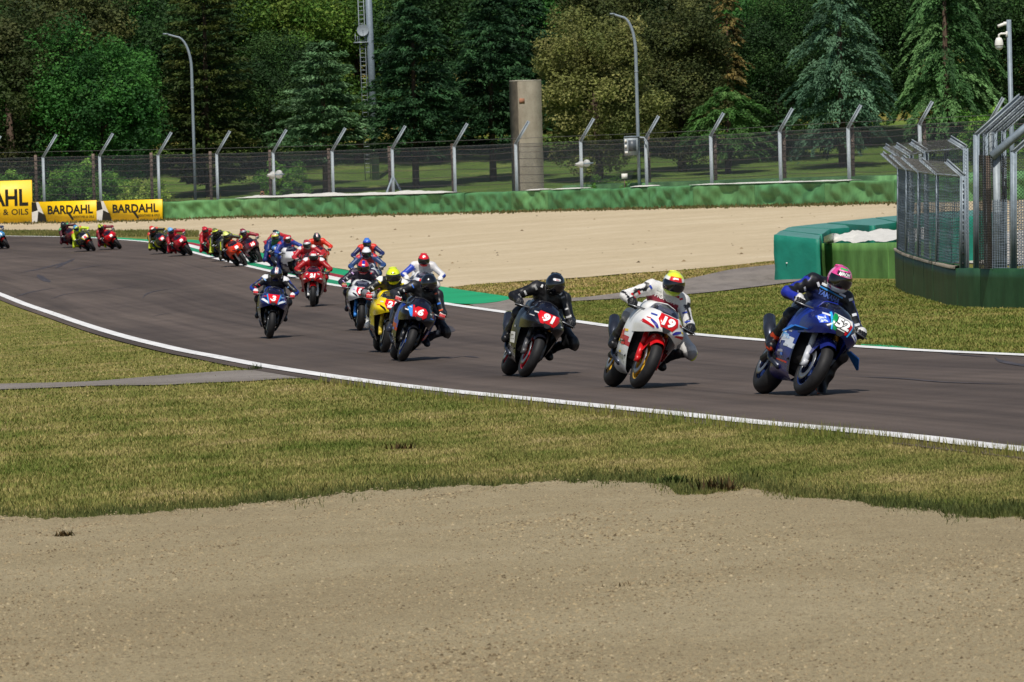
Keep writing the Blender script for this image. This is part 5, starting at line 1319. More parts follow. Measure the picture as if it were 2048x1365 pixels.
def bike(B):
    'one motorcycle with its parts; B holds the colours'
    root = empty('race_motorcycle'); root.rotation_mode = 'XYZ'
    nose, su, sm, sl, mud, tank, tail, rimc, belly = (gloss(B[k]) for k in ('nose', 'su', 'sm', 'sl', 'mud', 'tank', 'tail', 'rim', 'belly'))
    steer = rad(B.get('steer', 4))
    def part(nm, key, mats, **k): return obj(nm, KIT[key], mats, root, **k)
    wf = part('front_wheel', 'front_rim', rimc, loc=(AXF[0], 0, AXF[1]), rot=(0, .3, steer)); obj('tyre', KIT['front_tyre'], M_TYRE, wf)
    for s in (-1, 1): obj('brake_disc', KIT['brake_disc'], M_STEEL, wf, loc=(0, s * .072, 0))
    wr = part('rear_wheel', 'rear_rim', rimc, loc=(AXR[0], 0, AXR[1])); obj('tyre', KIT['rear_tyre'], M_TYRE, wr); obj('brake_disc', KIT['brake_disc'], M_STEEL, wr, loc=(0, -.11, 0))
    for s in (-1, 1):
        fk = part('fork', 'fork_lower', paint(B.get('fork', '#1c1c1f'), .35, var=.1), loc=(0, s * .108, 0)); obj('fork_tube', KIT['fork_upper'], M_GOLD, fk)
        obj('brake_caliper', KIT['caliper'], paint(B.get('cal', '#b9a25a'), .4, metal=.4), fk, loc=(.60, s * -.02, .36))
    md = part('front_mudguard', 'mudguard', mud, loc=(AXF[0], 0, AXF[1]), rot=(0, 0, steer))
    ns = part('nose_fairing', 'nose_fairing', nose); sc = part('windscreen', 'windscreen', M_SCREEN); obj('screen_edge', KIT['screen_rim'], gloss(B.get('edge', '#2a2a2e')), sc)
    part('side_fairing', 'side_fairing_l', [su, sm, sl]); part('side_fairing', 'side_fairing_r', [su, sm, sl])
    part('belly_pan', 'belly_pan', belly); part('tank', 'tank', tank); part('seat', 'seat', M_DARK); part('tail', 'tail', tail)
    part('engine', 'engine', M_DARK); part('radiator', 'radiator', M_DARK); part('swingarm', 'swingarm', M_DARK); part('exhaust', 'exhaust', paint('#3b3f4a', .3, metal=.6, var=.15))
    hb = part('handlebar', 'handlebar', M_DARK)
    for s in (1, -1): lv = obj('lever', KIT['lever'], M_STEEL, hb); lv.scale = (1, s, 1)
    for s in (1, -1): fp = part('footpeg', 'footpeg', M_STEEL); fp.scale = (1, s, 1)
    part('frame', 'frame', M_DARK); part('rear_hugger', 'rear_hugger', M_DARK)
    # artwork on the nose
    fr = NOSE_FR; A = lambda pts, off, mat, nm, par: art_poly(pts, NOSE_BVH, *fr, off, mat, nm, par)
    if B.get('plate'):
        pts = B.get('plate_pts') or [(-.10, .088), (.10, .088), (.118, .01), (.07, -.066), (-.07, -.066), (-.118, .01)]
        p_ = A(pts, .004, gloss(B['plate']), 'number_plate', root)
        if B.get('num'):
            w_ = .066 * len(B['num']) + .018
            if B.get('numo'): art_text(B['num'], w_ * 1.1, .122, B.get('numx', 0.), .014, NOSE_BVH, *fr, .0078, gloss(B['numo']), 'number_outline', p_ if p_ else root, bold=.10, shear=.15)
            art_text(B['num'], w_, .108, B.get('numx', 0.), .014, NOSE_BVH, *fr, .010, gloss(B.get('numc', '#f2f2f0')), 'race_number', p_ if p_ else root, bold=.05, shear=.15)
        elif p_: A([(-.05, .05), (.05, .05), (.06, -.05), (-.06, -.05)], .008, gloss(B.get('numc', '#f2f2f0')), 'number_patch', p_)
    part('air_intake', 'air_intake', M_DARK)
    for s in (-1, 1):
        q = [(s * .078, -.085), (s * .098, -.095), (s * .185, -.035), (s * .178, -.012), (s * .11, -.045)]
        A(q if s > 0 else q[::-1], .005, gloss(B.get('lamp', '#1a1c28')), 'headlight_decal', root)
    for (pts, c) in B.get('noseart', ()): A(pts, .0055, gloss(c), 'nose_graphic', root)
    return root, ns
def side_plane(k):
    s = 1 if k == 'l' else -1
    return ((.15, s * .55, .5), (-s * 1., 0, 0), (0, 0, 1)) if True else None

# ------------------------------------------------------------------ riders: bodies as one blended surface
def surface_nets(Fv, o, h):
    nx, ny, nz = Fv.shape; ins = Fv < 0
    cs = np.zeros((nx - 1, ny - 1, nz - 1)); acc = np.zeros((nx - 1, ny - 1, nz - 1, 3)); cor = [(i, j, k) for i in (0, 1) for j in (0, 1) for k in (0, 1)]
    sl = lambda c: tuple(slice(c[a], c[a] + Fv.shape[a] - 1) for a in range(3))
    for a in cor:
        for ax in range(3):
            if a[ax]: continue
            b = list(a); b[ax] = 1; fa, fb = Fv[sl(a)], Fv[sl(b)]; m = (fa < 0) != (fb < 0); t = np.where(m, fa / np.where(fa == fb, 1, fa - fb), 0)
            cs += m
            for c in range(3): acc[..., c] += np.where(m, a[c] + (t if c == ax else 0), 0)
    idx = -np.ones(cs.shape, int); cells = cs > 0; idx[cells] = np.arange(cells.sum())
    V = (np.argwhere(cells) + acc[cells] / cs[cells][:, None]) * h + o
    Q = []
    for ax in range(3):
        a1, a2 = [(1, 2), (2, 0), (0, 1)][ax]
        s0 = [slice(None)] * 3; s1 = [slice(None)] * 3; s0[ax] = slice(0, -1); s1[ax] = slice(1, None)
        m = ins[tuple(s0)] != ins[tuple(s1)]; flip = ins[tuple(s0)]
        e = np.argwhere(m); fl = flip[m]; ok = (e[:, a1] > 0) & (e[:, a2] > 0) & (e[:, a1] < cs.shape[a1]) & (e[:, a2] < cs.shape[a2]); e = e[ok]; fl = fl[ok]
        def id_(d1, d2): q = e.copy(); q[:, a1] -= d1; q[:, a2] -= d2; return idx[q[:, 0], q[:, 1], q[:, 2]]
        quad = np.stack([id_(1, 1), id_(0, 1), id_(0, 0), id_(1, 0)], 1); quad[~fl] = quad[~fl][:, ::-1]; Q.append(quad)
    return V, np.vstack(Q)
def blob(prims, h, k=.035, wrinkle=.0, seed=0):
    'prims: (zone, a, b, ra, rb); smooth union of tapered capsules'
    A = np.array([p[1] for p in prims], float); B_ = np.array([p[2] for p in prims], float); r = np.array([(p[3], p[4]) for p in prims])
    lo_ = np.minimum(A, B_).min(0) - r.max() - .03; hi_ = np.maximum(A, B_).max(0) + r.max() + .03
    ax = [np.arange(lo_[i], hi_[i] + h, h) for i in range(3)]; G = np.stack(np.meshgrid(*ax, indexing='ij'), -1); shp = G.shape[:3]; G = G.reshape(-1, 3)
    def dist(i, P):
        d = B_[i] - A[i]; t = np.clip(((P - A[i]) @ d) / max(d @ d, 1e-9), 0, 1); return np.linalg.norm(P - A[i] - t[:, None] * d, axis=1) - (r[i, 0] + (r[i, 1] - r[i, 0]) * t)
    D = np.full(len(G), 9.)
    for i in range(len(prims)):
        di = dist(i, G); hh = np.clip(.5 + .5 * (D - di) / k, 0, 1); D = D * (1 - hh) + di * hh - k * hh * (1 - hh)
    if wrinkle:
        D += wrinkle * (np.sin(G[:, 0] * 55 + 3 * np.sin(G[:, 2] * 18)) * np.sin(G[:, 2] * 48 + G[:, 1] * 22 + seed) + .7 * np.sin(G[:, 1] * 70 + G[:, 2] * 33 + 2 * np.sin(G[:, 0] * 30)) + .8 * np.maximum(0, np.sin(G[:, 0] * 110 + G[:, 2] * 60 - G[:, 1] * 40)))
    V, Q = surface_nets(D.reshape(shp), lo_, h)
    dd = np.stack([dist(i, V) for i in range(len(prims))], 1); zi = dd.argmin(1)
    return V, Q, np.array([p[0] for p in prims], dtype=object)[zi]
def mir(p): return (p[0], -p[1], p[2])
def rider_prims(pose):
    'joints in bike coordinates; s=+1 is the rider left'
    hang = {'N': 0., 'L': .10, 'F': .03}[pose]
    lean_s = {'N': 0., 'L': -.005, 'F': -.06}[pose]
    pel = (-.26, hang, .93); lum = (-.12, hang * .7 + lean_s * .3, 1.02); che = (.06, lean_s * .8 + hang * .3, 1.075); nb = (.18, lean_s + hang * .15, 1.155); hd = (.315, lean_s, 1.212)
    pr = [('hip', (pel[0], pel[1] - .09, pel[2]), (pel[0], pel[1] + .09, pel[2]), .135, .135), ('back', pel, lum, .15, .145), ('back', lum, che, .145, .16),
          ('chest', (che[0] + .03, che[1] - .09, che[2]), (che[0] + .03, che[1] + .09, che[2]), .135, .135), ('chest', (che[0] + .05, che[1], che[2] - .06), (lum[0] + .07, lum[1], lum[2] - .07), .125, .12), ('hump', (.0, che[1], che[2] + .10), (.10, nb[1], nb[2] + .06), .07, .06), ('neck', nb, hd, .075, .07)]
    for s in (1, -1):
        sh = (nb[0] - .03, nb[1] + s * .185, nb[2] - .045); wr = (.425, s * .352, .858)
        out = .41 if pose == 'N' else (.36 if s > 0 else .42)
        el = (.27, s * out + lean_s * .4, .92 if pose == 'N' else (.885 if s > 0 else .90)); 
        if pose == 'F': el = (.26, .37 if s > 0 else -.45, .86 if s > 0 else .885)
        pr += [('shoulder', (nb[0] - .05, nb[1] + s * .10, nb[2] - .04), sh, .085, .088), ('upper_arm', sh, el, .074, .058), ('forearm', el, wr, .056, .043), ('cuff', (wr[0] - .035, wr[1] + s * .005, wr[2] + .01), wr, .047, .046)]
        hip = (pel[0] + .04, pel[1] + s * .10, pel[2] - .05)
        kn = (.10, s * .285 + hang * .5, .73); an = (-.27, s * .235, .47); toe = (-.10, s * .27, .385)
        if pose == 'L' and s > 0: kn = (.10, .50, .66); an = (-.22, .285, .46); toe = (-.06, .33, .385)
        if pose == 'L' and s < 0: kn = (.12, -.265, .74)
        if pose == 'F' and s > 0: kn = (.16, .335, .62); an = (.12, .30, .285); toe = (.20, .335, .175)
        pr += [('thigh', hip, kn, .105, .070), ('knee', kn, (kn[0] + .015, kn[1] + s * .02, kn[2] - .03), .066, .062), ('shin', kn, an, .064, .050), ('boot', (an[0] * .75 + kn[0] * .25, an[1] * .75 + kn[1] * .25, an[2] * .75 + kn[2] * .25), an, .062, .056), ('boot', an, toe, .052, .040), ('boot', (an[0] - .045, an[1], an[2] - .05), toe, .042, .038)]
        if pose == 'L' and s > 0: pr.append(('slider', (kn[0] - .01, kn[1] + .055, kn[2] - .025), (kn[0] - .03, kn[1] + .06, kn[2] - .06), .045, .04))
    return pr, hd
POSE = {}
for pz in 'NLF':
    pr, hd = rider_prims(pz)
    for hk, h in (('hi', .0125), ('lo', .0245)):
        if pz == 'F' and hk == 'lo': continue
        V, Q, Z = blob(pr, h, .035, .0030 if hk == 'hi' else 0.)
        POSE[pz, hk] = (V, Q, Z, hd)
V, Q, Z, hd = POSE['L', 'lo']; POSE['R', 'lo'] = (V * (1, -1, 1), Q[:, ::-1], Z, (hd[0], -hd[1], hd[2]))
# gloved hand closed round the grip (left); the right is its mirror
def hand_prims():
    pr = [('palm', (.385, .345, .925), (.425, .345, .93), .040, .040), ('palm', (.425, .315, .932), (.425, .375, .928), .032, .030)]
    for k, y in enumerate((.308, .331, .354, .376)):
        rr_ = (.0115, .012, .0118, .0100)[k]; e = (0, .004, .002, -.006)[k]
        pr += [('knuckle', (.432, y, .945), (.474 + e, y, .934), rr_ + .003, rr_ + .001), ('finger', (.474 + e, y, .934), (.500 + e, y, .900), rr_ + .001, rr_), ('finger', (.500 + e, y, .900), (.476 + e, y, .868), rr_, rr_ - .0015)]
    pr += [('thumb', (.425, .300, .915), (.455, .283, .885), .017, .014), ('thumb', (.455, .283, .885), (.478, .292, .868), .0135, .011)]
    return pr
HV, HQ, HZ = blob(hand_prims(), .0058, .008); HV = HV + (-.008, .008, -.070)
# helmet and visor
def helmet_pt(az, el, off=0.):
    'az 0 = straight ahead, el up'
    ca, ce, se = math.cos(az), math.cos(el), math.sin(el)
    x = .150 * ca * ce; y = .122 * math.sin(az) * ce; z = .138 * se
    if x > 0: x *= 1 + .10 * max(0, -se) * ca
    if se < 0: z *= .98; 
    if ca < 0: x *= 1.04
    n = Vector((ca * ce, math.sin(az) * ce * 1.15, se)).normalized()
    return (x + n.x * off, y + n.y * off, z + n.z * off)
def helmet_mesh():
    rings = []; els = np.linspace(rad(90), rad(-56), 22); na = 40
    for el in els: rings.append(np.array([helmet_pt(2 * math.pi * i / na, float(el)) for i in range(na)]))
    low = rings[-1].copy(); low[:, :2] *= .8; rings.append(low)
    mb = MB().loft(rings, close=True); return mb.me('helmet', True)
HELM = helmet_mesh(); HB = mesh_bvh(HELM)
rings = [np.array([helmet_pt(a, e, .004 + .003 * math.cos(a)) for a in np.linspace(-1.25, 1.25, 25)]) for e in np.linspace(rad(22), rad(-24), 10)]
VISOR = MB().loft(rings).me('visor', True)
CHIN = MB().loft([np.array([helmet_pt(a, e, .006 + .012 * (1 - abs(a) / .9) * (.5 - abs((e + .72) / .5 - 0) ** 2)) for a in np.linspace(-.85, .85, 13)]) for e in np.linspace(rad(-28), rad(-52), 6)]).me('chin_guard', True)
mb = MB(); mb.loft([np.array([(-.10 - .02 * t, y * (1 - .25 * t), .105 - .07 * t + .012 * math.cos(y * 20)) for y in np.linspace(-.07, .07, 7)]) for t in np.linspace(0, 1, 4)]); mb.tube([(-.10, -.06, .112), (-.11, 0, .122), (-.10, .06, .112)], .010, 6); SPOIL = mb.me('spoiler', True)
M_VISOR = paint('#08080c', .06, coat=1., var=.05)
M_SUIT = vmat('race_leather', .42, .45, grain=.12, gscale=90.)
M_HELM = vmat('helmet_lacquer', .16, .5, coat=.8)
M_GLOVE = vmat('glove_leather', .5, .4, grain=.15, gscale=120.)
hv = np.array([v.co[:] for v in HELM.vertices])
def helmet_cols(C):
    'C: dict top, front, side, chin, plus optional pattern'
    x, y, z = hv.T; n = len(hv); out = np.tile(np.array(lin(C['base'])), (n, 1))
    az = np.arctan2(y / .122, x / .15); el = np.arcsin(np.clip(z / .138, -1, 1))
    def put(m, h): out[m] = lin(h)
    if 'top' in C: put(el > .62, C['top'])
    if 'front' in C: put((np.abs(az) < .75) & (el > .35) & (el < .75), C['front'])
    if 'side' in C: put((np.abs(az) > 1.0) & (np.abs(az) < 2.2) & (el < .35), C['side'])
    if 'chin' in C: put((el < -.42), C['chin'])
    if 'stripe' in C: put((np.abs(y) < .026) & (el > .32), C['stripe'])
    if 'stripe2' in C: put((np.abs(y) < .010) & (el > .32), C['stripe2'])
    if 'swirl' in C:
        w = np.sin(38 * x + 5 * np.sin(31 * y + 20 * z)) + np.sin(45 * z - 28 * y + 4 * np.sin(30 * x)); put((w > .35), C['swirl'])
    if 'swirl2' in C:
        w = np.sin(30 * y + 6 * np.sin(25 * z)) + np.sin(52 * x + 21 * z); put((w > .95), C['swirl2'])
    return out
_gl = {}
def person(Rd, pose, lod):
    V, Q, Z, hd = POSE[pose, lod]; S = Rd['suit']; n = len(V); C = np.tile(np.array(lin(S['base'])), (n, 1))
    cn = np.cross(V[Q[:, 1]] - V[Q[:, 0]], V[Q[:, 3]] - V[Q[:, 0]]); vn = np.zeros_like(V)
    for i in range(4): np.add.at(vn, Q[:, i], cn)
    vn /= np.linalg.norm(vn, axis=1)[:, None] + 1e-12; y = V[:, 1]; sg = np.sign(y - hd[1] * .6)
    outer = vn[:, 1] * sg > .05; up = vn[:, 2] > .1
    for z_ in ('chest', 'back', 'shoulder', 'thigh', 'knee', 'shin', 'boot', 'cuff', 'neck', 'slider', 'hip', 'hump', 'upper_arm', 'forearm'):
        if z_ in S: C[Z == z_] = lin(S[z_])
    arm = (Z == 'upper_arm') | (Z == 'forearm')
    if 'arm_out' in S: C[arm & (vn[:, 1] * sg > .5)] = lin(S['arm_out'])
    if 'arm_stripe' in S: C[arm & (np.abs(vn[:, 2] - .35) < .22) & (vn[:, 0] > .1)] = lin(S['arm_stripe'])
    if 'belly' in S: C[(Z == 'chest') & (V[:, 2] < 1.05)] = lin(S['belly'])
    if 'armor' in S: C[(Z == 'shoulder') & (vn[:, 2] > .2) & (np.abs(y - hd[1]) > .155)] = lin(S['armor'])
    if 'split' in S: C[(np.isin(Z, ('chest', 'shoulder', 'upper_arm', 'back'))) & (y > hd[1])] = lin(S['split'])
    if 'boot_tip' in S: C[(Z == 'boot') & (vn[:, 2] < -.35)] = lin(S['boot_tip'])
    me = mesh('person', V, Q, True); vcol(me, C); body = obj('person', me, M_SUIT); body.rotation_mode = 'XYZ'
    # helmet
    Hc = Rd['helm']; hm = HELM.copy(); vcol(hm, helmet_cols(Hc)); tilt = {'N': 0., 'L': .22, 'R': -.22, 'F': .20}[pose] + Rd.get('tilt', 0.)
    h = obj('helmet', hm, M_HELM, body, loc=(hd[0] + .035, hd[1], hd[2] + .012), rot=(tilt, rad(13), Rd.get('turn', 0.)))
    obj('visor', VISOR, Rd.get('visor', M_VISOR), h); obj('chin_guard', CHIN, gloss(Hc.get('chin', Hc['base'])), h); obj('spoiler', SPOIL, gloss(Hc.get('top', Hc['base'])), h)
    # gloves
    G = Rd.get('glove', ('#141416', '#e8e8e4'))
    for s in (1, -1):
        cg = np.tile(np.array(lin(G[0])), (len(HV), 1)); cg[HZ == 'knuckle'] = lin(G[1])
        if len(G) > 2: cg[HZ == 'finger'] = lin(G[2])
        
        if (G, s) not in _gl: gm = mesh('glove', HV * (1, s, 1), HQ if s > 0 else HQ[:, ::-1], True); vcol(gm, cg); _gl[G, s] = gm
        obj('glove', _gl[G, s], M_GLOVE, body)
    return body, h
def place(o, px_, py_, yaw, lean):
    Pf = ground(px_, py_)[0]; a = rad(-90 + yaw); ph = rad(lean); fwd = np.array([math.cos(a), math.sin(a), 0.])
    c = Pf - fwd * .71; zf = gz(Pf[0], Pf[1]); q = Pf - fwd * 1.42; zr = gz(q[0], q[1]); pitch = math.atan2(zr - zf, 1.42)
    lift = .075 * (1 - math.cos(ph)) + .0115
    o.location = (c[0], c[1], (zf + zr) / 2 + lift); o.rotation_euler = (-ph, pitch, a)

# ------------------------------------------------------------------ the field of riders
K = '#131316'; WT = '#e9e8e4'; RD = '#c4161c'; BL = '#1d2f9e'; NV = '#131a3d'; YL = '#e8d21c'; FY = '#d7ea28'; OR = '#e2421c'
def suit(base=K, **k): return dict(base=base, **k)
def bk(nose, su=None, sm=None, sl=None, **k):
    d = dict(nose=nose, su=su or nose, sm=sm or su or nose, sl=sl or su or nose, mud=k.pop('mud', nose), tank=k.pop('tank', nose), tail=k.pop('tail', nose), rim=k.pop('rim', '#1a1a1c'), belly=k.pop('belly', sl or su or nose)); d.update(k); return d
def half(p, c): return (p, c)
FIELD = [
 dict(px=(1600, 795), yaw=13, lean=29, pose='F', lod='hi', lb='blue and black race motorcycle with green, white and red number panel, leading the field', lr='leading rider in black and blue leathers with a pink helmet, one foot dangling',
      b=bk('#151f5e', '#1c3388', '#d4dae4', '#20246c', mud='#1b2468', tank='#15204f', tail=K, rim='#1b2a55', belly='#24236a', plate='#eceae6', num='52', numc='#f3f3f1', numo='#0c0c0e', fork='#b9bcc2', lamp='#0f1330', edge='#1a2c9a',
           noseart=[([(-.10, .085), (-.065, .085), (-.035, -.078), (-.07, -.078), (-.118, .01)], '#0a8a4a'), ([(.075, .05), (.112, .03), (.07, -.078), (.035, -.078)], '#cf1626'), ([(-.142, .07), (-.126, .085), (-.078, -.085), (-.092, -.085)], '#35a3e8'), ([(.126, .085), (.142, .07), (.092, -.085), (.078, -.085)], '#35a3e8'), ([(-.235, -.02), (-.165, .055), (-.115, -.03), (-.20, -.075)], '#2a4fc8'), ([(-.225, -.03), (-.165, .02), (-.135, -.03), (-.195, -.065)], '#dfe9f4'), ([(.165, .0), (.235, -.04), (.21, -.085), (.125, -.045)], '#e4e6ea')]),
      r=dict(suit=suit('#101013', arm_out='#1a2a96', belly='#16204e', armor='#18181c', cuff='#c9c9c8', boot='#141417', boot_tip='#c8401c', knee='#1b1b1f'), helm=dict(base='#d8478f', swirl='#b02a6c', swirl2='#f19cc5', chin='#c9d2da'), glove=('#121214', '#ececea'))),
 dict(px=(1270, 780), yaw=10, lean=26, pose='L', lod='hi', lb='white and red race motorcycle with gold wheels and red plate nineteen', lr='rider in white, red and black leathers with a yellow, white and red helmet',
      b=bk('#e8e8e6', '#dfe0df', '#b71a22', '#d5d7d8', mud='#c8161c', tank='#d9dada', tail='#dcdcda', rim='#c79a2c', belly='#cfd2d4', plate='#c8161c', num='19', lamp='#2a2a8c', fork='#c0151b', cal='#2a2a2c', edge='#e8e8e6',
           noseart=[([(-.255, -.085), (-.245, -.045), (-.13, -.085), (-.12, -.105)], '#c8161c'), ([(.245, -.045), (.255, -.085), (.12, -.105), (.13, -.085)], '#c8161c')]),
      r=dict(suit=suit('#d9d8d6', upper_arm='#d9d8d6', forearm='#d0cfcd', arm_out='#e6e4e2', arm_stripe='#151517', belly='#8c2034', armor='#d4d2d0', thigh='#c9c8c6', knee='#8f8f90', shin='#2a2a2c', boot='#131315', slider=FY, cuff='#1a1a1c'), helm=dict(base='#e6e8df', top='#dbe73a', front='#c81e1e', side='#16161a', chin='#b9d13a'), glove=('#121214', '#2a2a2e'))),
 dict(px=(1045, 757), yaw=8, lean=24, pose='L', lod='hi', lb='black race motorcycle with red rims and red plate ninety one', lr='rider in plain black leathers and glossy black helmet, knee out, third in line',
      b=bk('#101118', '#10131c', '#15171d', '#1c1d20', rim='#c3161f', plate='#d5141f', num='91', fork='#4a4a4c', plate_pts=[(-.125, .075), (.125, .075), (.145, .02), (.095, -.072), (-.095, -.072), (-.145, .02)]),
      r=dict(suit=suit('#121214', armor='#1b1b1e', knee='#18181b', cuff='#222226'), helm=dict(base='#0e0e12'), glove=('#101012', '#3a3a3c'))),
 dict(px=(801, 725), yaw=5, lean=23, pose='L', lod='hi', lb='black race motorcycle with light blue and red nose stripes and round red plate', lr='rider in dark grey leathers and black helmet directly in front of the yellow motorcycle',
      b=bk('#11131b', '#1c3f9c', '#b51f2b', '#22242a', mud='#15161a', rim='#1d4a9c', plate='#cc1620', num='6', belly='#4a4c50', plate_pts=[(-.06, .085), (.06, .085), (.105, .04), (.105, -.035), (.06, -.078), (-.06, -.078), (-.105, -.035), (-.105, .04)],
           noseart=[([(-.20, .02), (-.145, .08), (-.095, -.09), (-.125, -.09)], '#3d8fe2'), ([(-.140, .08), (-.112, .085), (-.075, -.075), (-.092, -.09)], '#c21a2a')]),
      r=dict(suit=suit('#17171a', arm_out='#26262a', forearm='#2c2c30', shin='#3a3f49', boot='#2b3040', armor='#202024'), helm=dict(base='#0c0d12'), glove=('#18181a', '#eceae6', '#b83a3a'))),
 dict(px=(768, 707), yaw=5, lean=10, pose='L', lod='hi', lb='yellow race motorcycle with red plate twenty one, half hidden by a black one', lr='rider in black and white leathers with a fluorescent yellow helmet on the yellow motorcycle',
      b=bk('#ecd012', '#b8a61c', '#d9c31a', '#4a4a44', tank='#ecd012', mud='#1b1b1d', belly='#55554e', plate='#cf1520', num='21', lamp='#141414', fork='#c9b03a'),
      r=dict(suit=suit('#141416', armor='#e6e6e2', forearm='#6f7074', cuff='#b52222', boot='#e4e4e0'), helm=dict(base='#d9e61e', side='#26280f', front='#e3ee3a', chin='#c8d41c'), glove=('#1a1a1c', '#e8e6e2', '#b52222'))),
 dict(px=(719.5, 663), yaw=2, lean=5, pose='N', lod='hi', lb='white and black race motorcycle with red plate eighty four', lr='rider in dark purple leathers with a red and blue helmet behind a tall round screen',
      b=bk('#dfe2e4', '#1d1a3a', '#e2e2e4', '#141418', mud='#141418', rim='#1a1a1c', plate='#c21a2c', num='84', fork='#2f7fd0', belly='#55504a', edge='#c9cdd2', noseart=[([(-.05, -.06), (.05, -.06), (.07, -.09), (-.07, -.09)], '#101014')]),
      r=dict(suit=suit('#1b1528', arm_out='#231a30', armor='#2c1d38', cuff='#8a6a3a'), helm=dict(base='#d8242a', stripe='#2a2fa4', side='#4a2a90', chin='#b02030'), glove=('#1c1a1c', '#c8b48a', '#a03040'))),
 dict(px=(538.5, 679), yaw=3, lean=8, pose='N', lod='hi', lb='navy race motorcycle with white wing panels and red plate three', lr='rider in navy and black leathers with a navy helmet striped white and red',
      b=bk('#182a6c', '#141c42', '#182352', '#5d6066', mud='#15161a', rim='#1a1a1c', plate='#d3161c', num='3', belly='#6a6c70', lamp='#dfe4ea', plate_pts=[(-.115, .088), (.115, .088), (.07, -.085), (-.07, -.085)],
           noseart=[([(-.142, .075), (-.122, .088), (-.074, -.09), (-.09, -.09)], '#3fa4e6'), ([(.122, .088), (.142, .075), (.09, -.09), (.074, -.09)], '#3fa4e6'), ([(-.235, -.03), (-.215, -.005), (-.11, -.055), (-.11, -.085)], '#dfe4ea'), ([(.215, -.005), (.235, -.03), (.11, -.085), (.11, -.055)], '#dfe4ea')]),
      r=dict(suit=suit('#15161c', arm_out='#1f3c9c', armor='#d9dadc', cuff='#e8e8ea'), helm=dict(base='#141b3a', stripe='#ecebe8', stripe2='#c81e28', front='#22305c'), glove=('#1a1a1c', '#e6e4e2', '#b81e28'))),
 dict(px=(625.5, 615), yaw=0, lean=2, pose='N', lod='hi', lb='bright red race motorcycle with white number, upright behind the navy one', lr='rider in red with a red and white helmet, upright on the bright red motorcycle',
      b=bk('#b8141c', '#9a141c', '#8c1a20', '#7a7478', mud='#b8141c', rim='#1a1a1c', plate='#b8141c', num='21', fork='#e4e4e2', belly='#77726f', lamp='#2a0c10', noseart=[([(-.245, -.07), (-.18, -.045), (-.17, -.07), (-.235, -.095)], '#e8e8e6'), ([(.18, -.045), (.245, -.07), (.235, -.095), (.17, -.07)], '#e8e8e6'), ([(-.17, .05), (-.12, .075), (-.115, .05), (-.165, .02)], '#e4e2e0'), ([(.12, .075), (.17, .05), (.165, .02), (.115, .05)], '#e4e2e0')]),
      r=dict(suit=suit('#a0151c', arm_out='#b51a20', armor='#e4e2e0', forearm='#7c1218'), helm=dict(base='#bb141c', front='#d9d9d6', chin='#8a1016'), glove=('#1a1a1c', '#c8b040'))),
 dict(px=(846, 641), yaw=3, lean=3, pose='N', lod='lo', lb='white race motorcycle mostly hidden behind the riders in black', lr='rider in blue, white and red leathers with a plain red helmet',
      b=bk('#dfe0e2', '#2a3f9c', RD, '#dcdcdc', plate=RD), r=dict(suit=suit('#dcdbd9', arm_out='#2443b0', upper_arm='#2443b0', split='#c9c9cc', cuff=WT), helm=dict(base='#d6141c', front='#dd1a22'), glove=('#d8d6d2', '#e8e6e2'))),
 dict(px=(738, 608), yaw=2, lean=-1, pose='N', lod='lo', lb='white and blue race motorcycle directly behind the one with plate eighty four', lr='rider with a white helmet between a red and blue helmet and a blue one',
      b=bk('#d7dbe0', '#2b4fa8', '#d7dbe0', '#1d2a60', plate='#d7dbe0', numc='#2b4fa8'), r=dict(suit=suit('#28406c', armor='#c22a30', arm_out='#2c4f8c', chest='#a8232c'), helm=dict(base='#e4e6e8', side='#3a6fc0', chin='#2a2a30'), glove=('#1a1a1c', '#e8e6e2'))),
 dict(px=(740, 577), yaw=2, lean=-2, pose='N', lod='lo', lb='orange red race motorcycle at the back of the short column of three', lr='rider in orange red and navy with a blue helmet',
      b=bk('#c8331f', NV, '#c8331f', NV, plate='#e8e6e2', numc='#c8331f'), r=dict(suit=suit('#1c2450', armor='#d8331f', chest='#d8331f', shoulder='#d8331f', arm_out='#20306c'), helm=dict(base='#2a3fae', top='#4a7fd6', side='#5aa0e0'))),
 dict(px=(600, 557), yaw=22, lean=-12, pose='N', lod='lo', lb='white race motorcycle with round red plate on the kerb behind the red one', lr='rider in blue with a red and white helmet on the white motorcycle with round plate',
      b=bk('#dcdde0', '#d4d6da', NV, '#8a8a8e', plate='#d4303a', mud='#1d2450'), r=dict(suit=suit('#243a8c', arm_out='#2a44a4', armor='#a8242c'), helm=dict(base='#c01a22', front='#d8d6d4', chin='#5a1a1e'))),
 dict(px=(628, 577), yaw=8, lean=-6, pose='N', lod='lo', lb='dark red race motorcycle hidden behind the upright bright red one', lr='rider with a grey and red helmet just left of the rider in orange red',
      b=bk('#8a1a20', '#7a1a20', '#8a1a20', '#3a3a3e'), r=dict(suit=suit('#a8222a', arm_out='#c03038', armor='#d8d6d2'), helm=dict(base='#8f9499', top='#a83038', front='#c8c9cc'))),
 dict(px=(642, 557), yaw=6, lean=-3, pose='N', lod='lo', lb='orange red race motorcycle behind the dark red one', lr='rider in orange red leathers with a black helmet striped white and red',
      b=bk('#c22a1c', '#c22a1c', '#a81e1c', '#2a2a2e'), r=dict(suit=suit('#cf2f1c', arm_out='#e03a22', armor='#e03a22'), helm=dict(base='#17171a', stripe='#e4e4e2', stripe2='#c81e28'))),
 dict(px=(583, 546), yaw=18, lean=-20, pose='R', lod='lo', lb='light blue race motorcycle with red plate beside the kerb', lr='rider in navy with a yellow and green helmet, left of the white motorcycle',
      b=bk('#4a86d0', NV, '#d8dce2', NV, plate=RD), r=dict(suit=suit('#1d2c66', arm_out='#24408c', chest='#2f6a3a'), helm=dict(base='#d8d23a', top='#c8a8a0', chin='#2f7a3a'))),
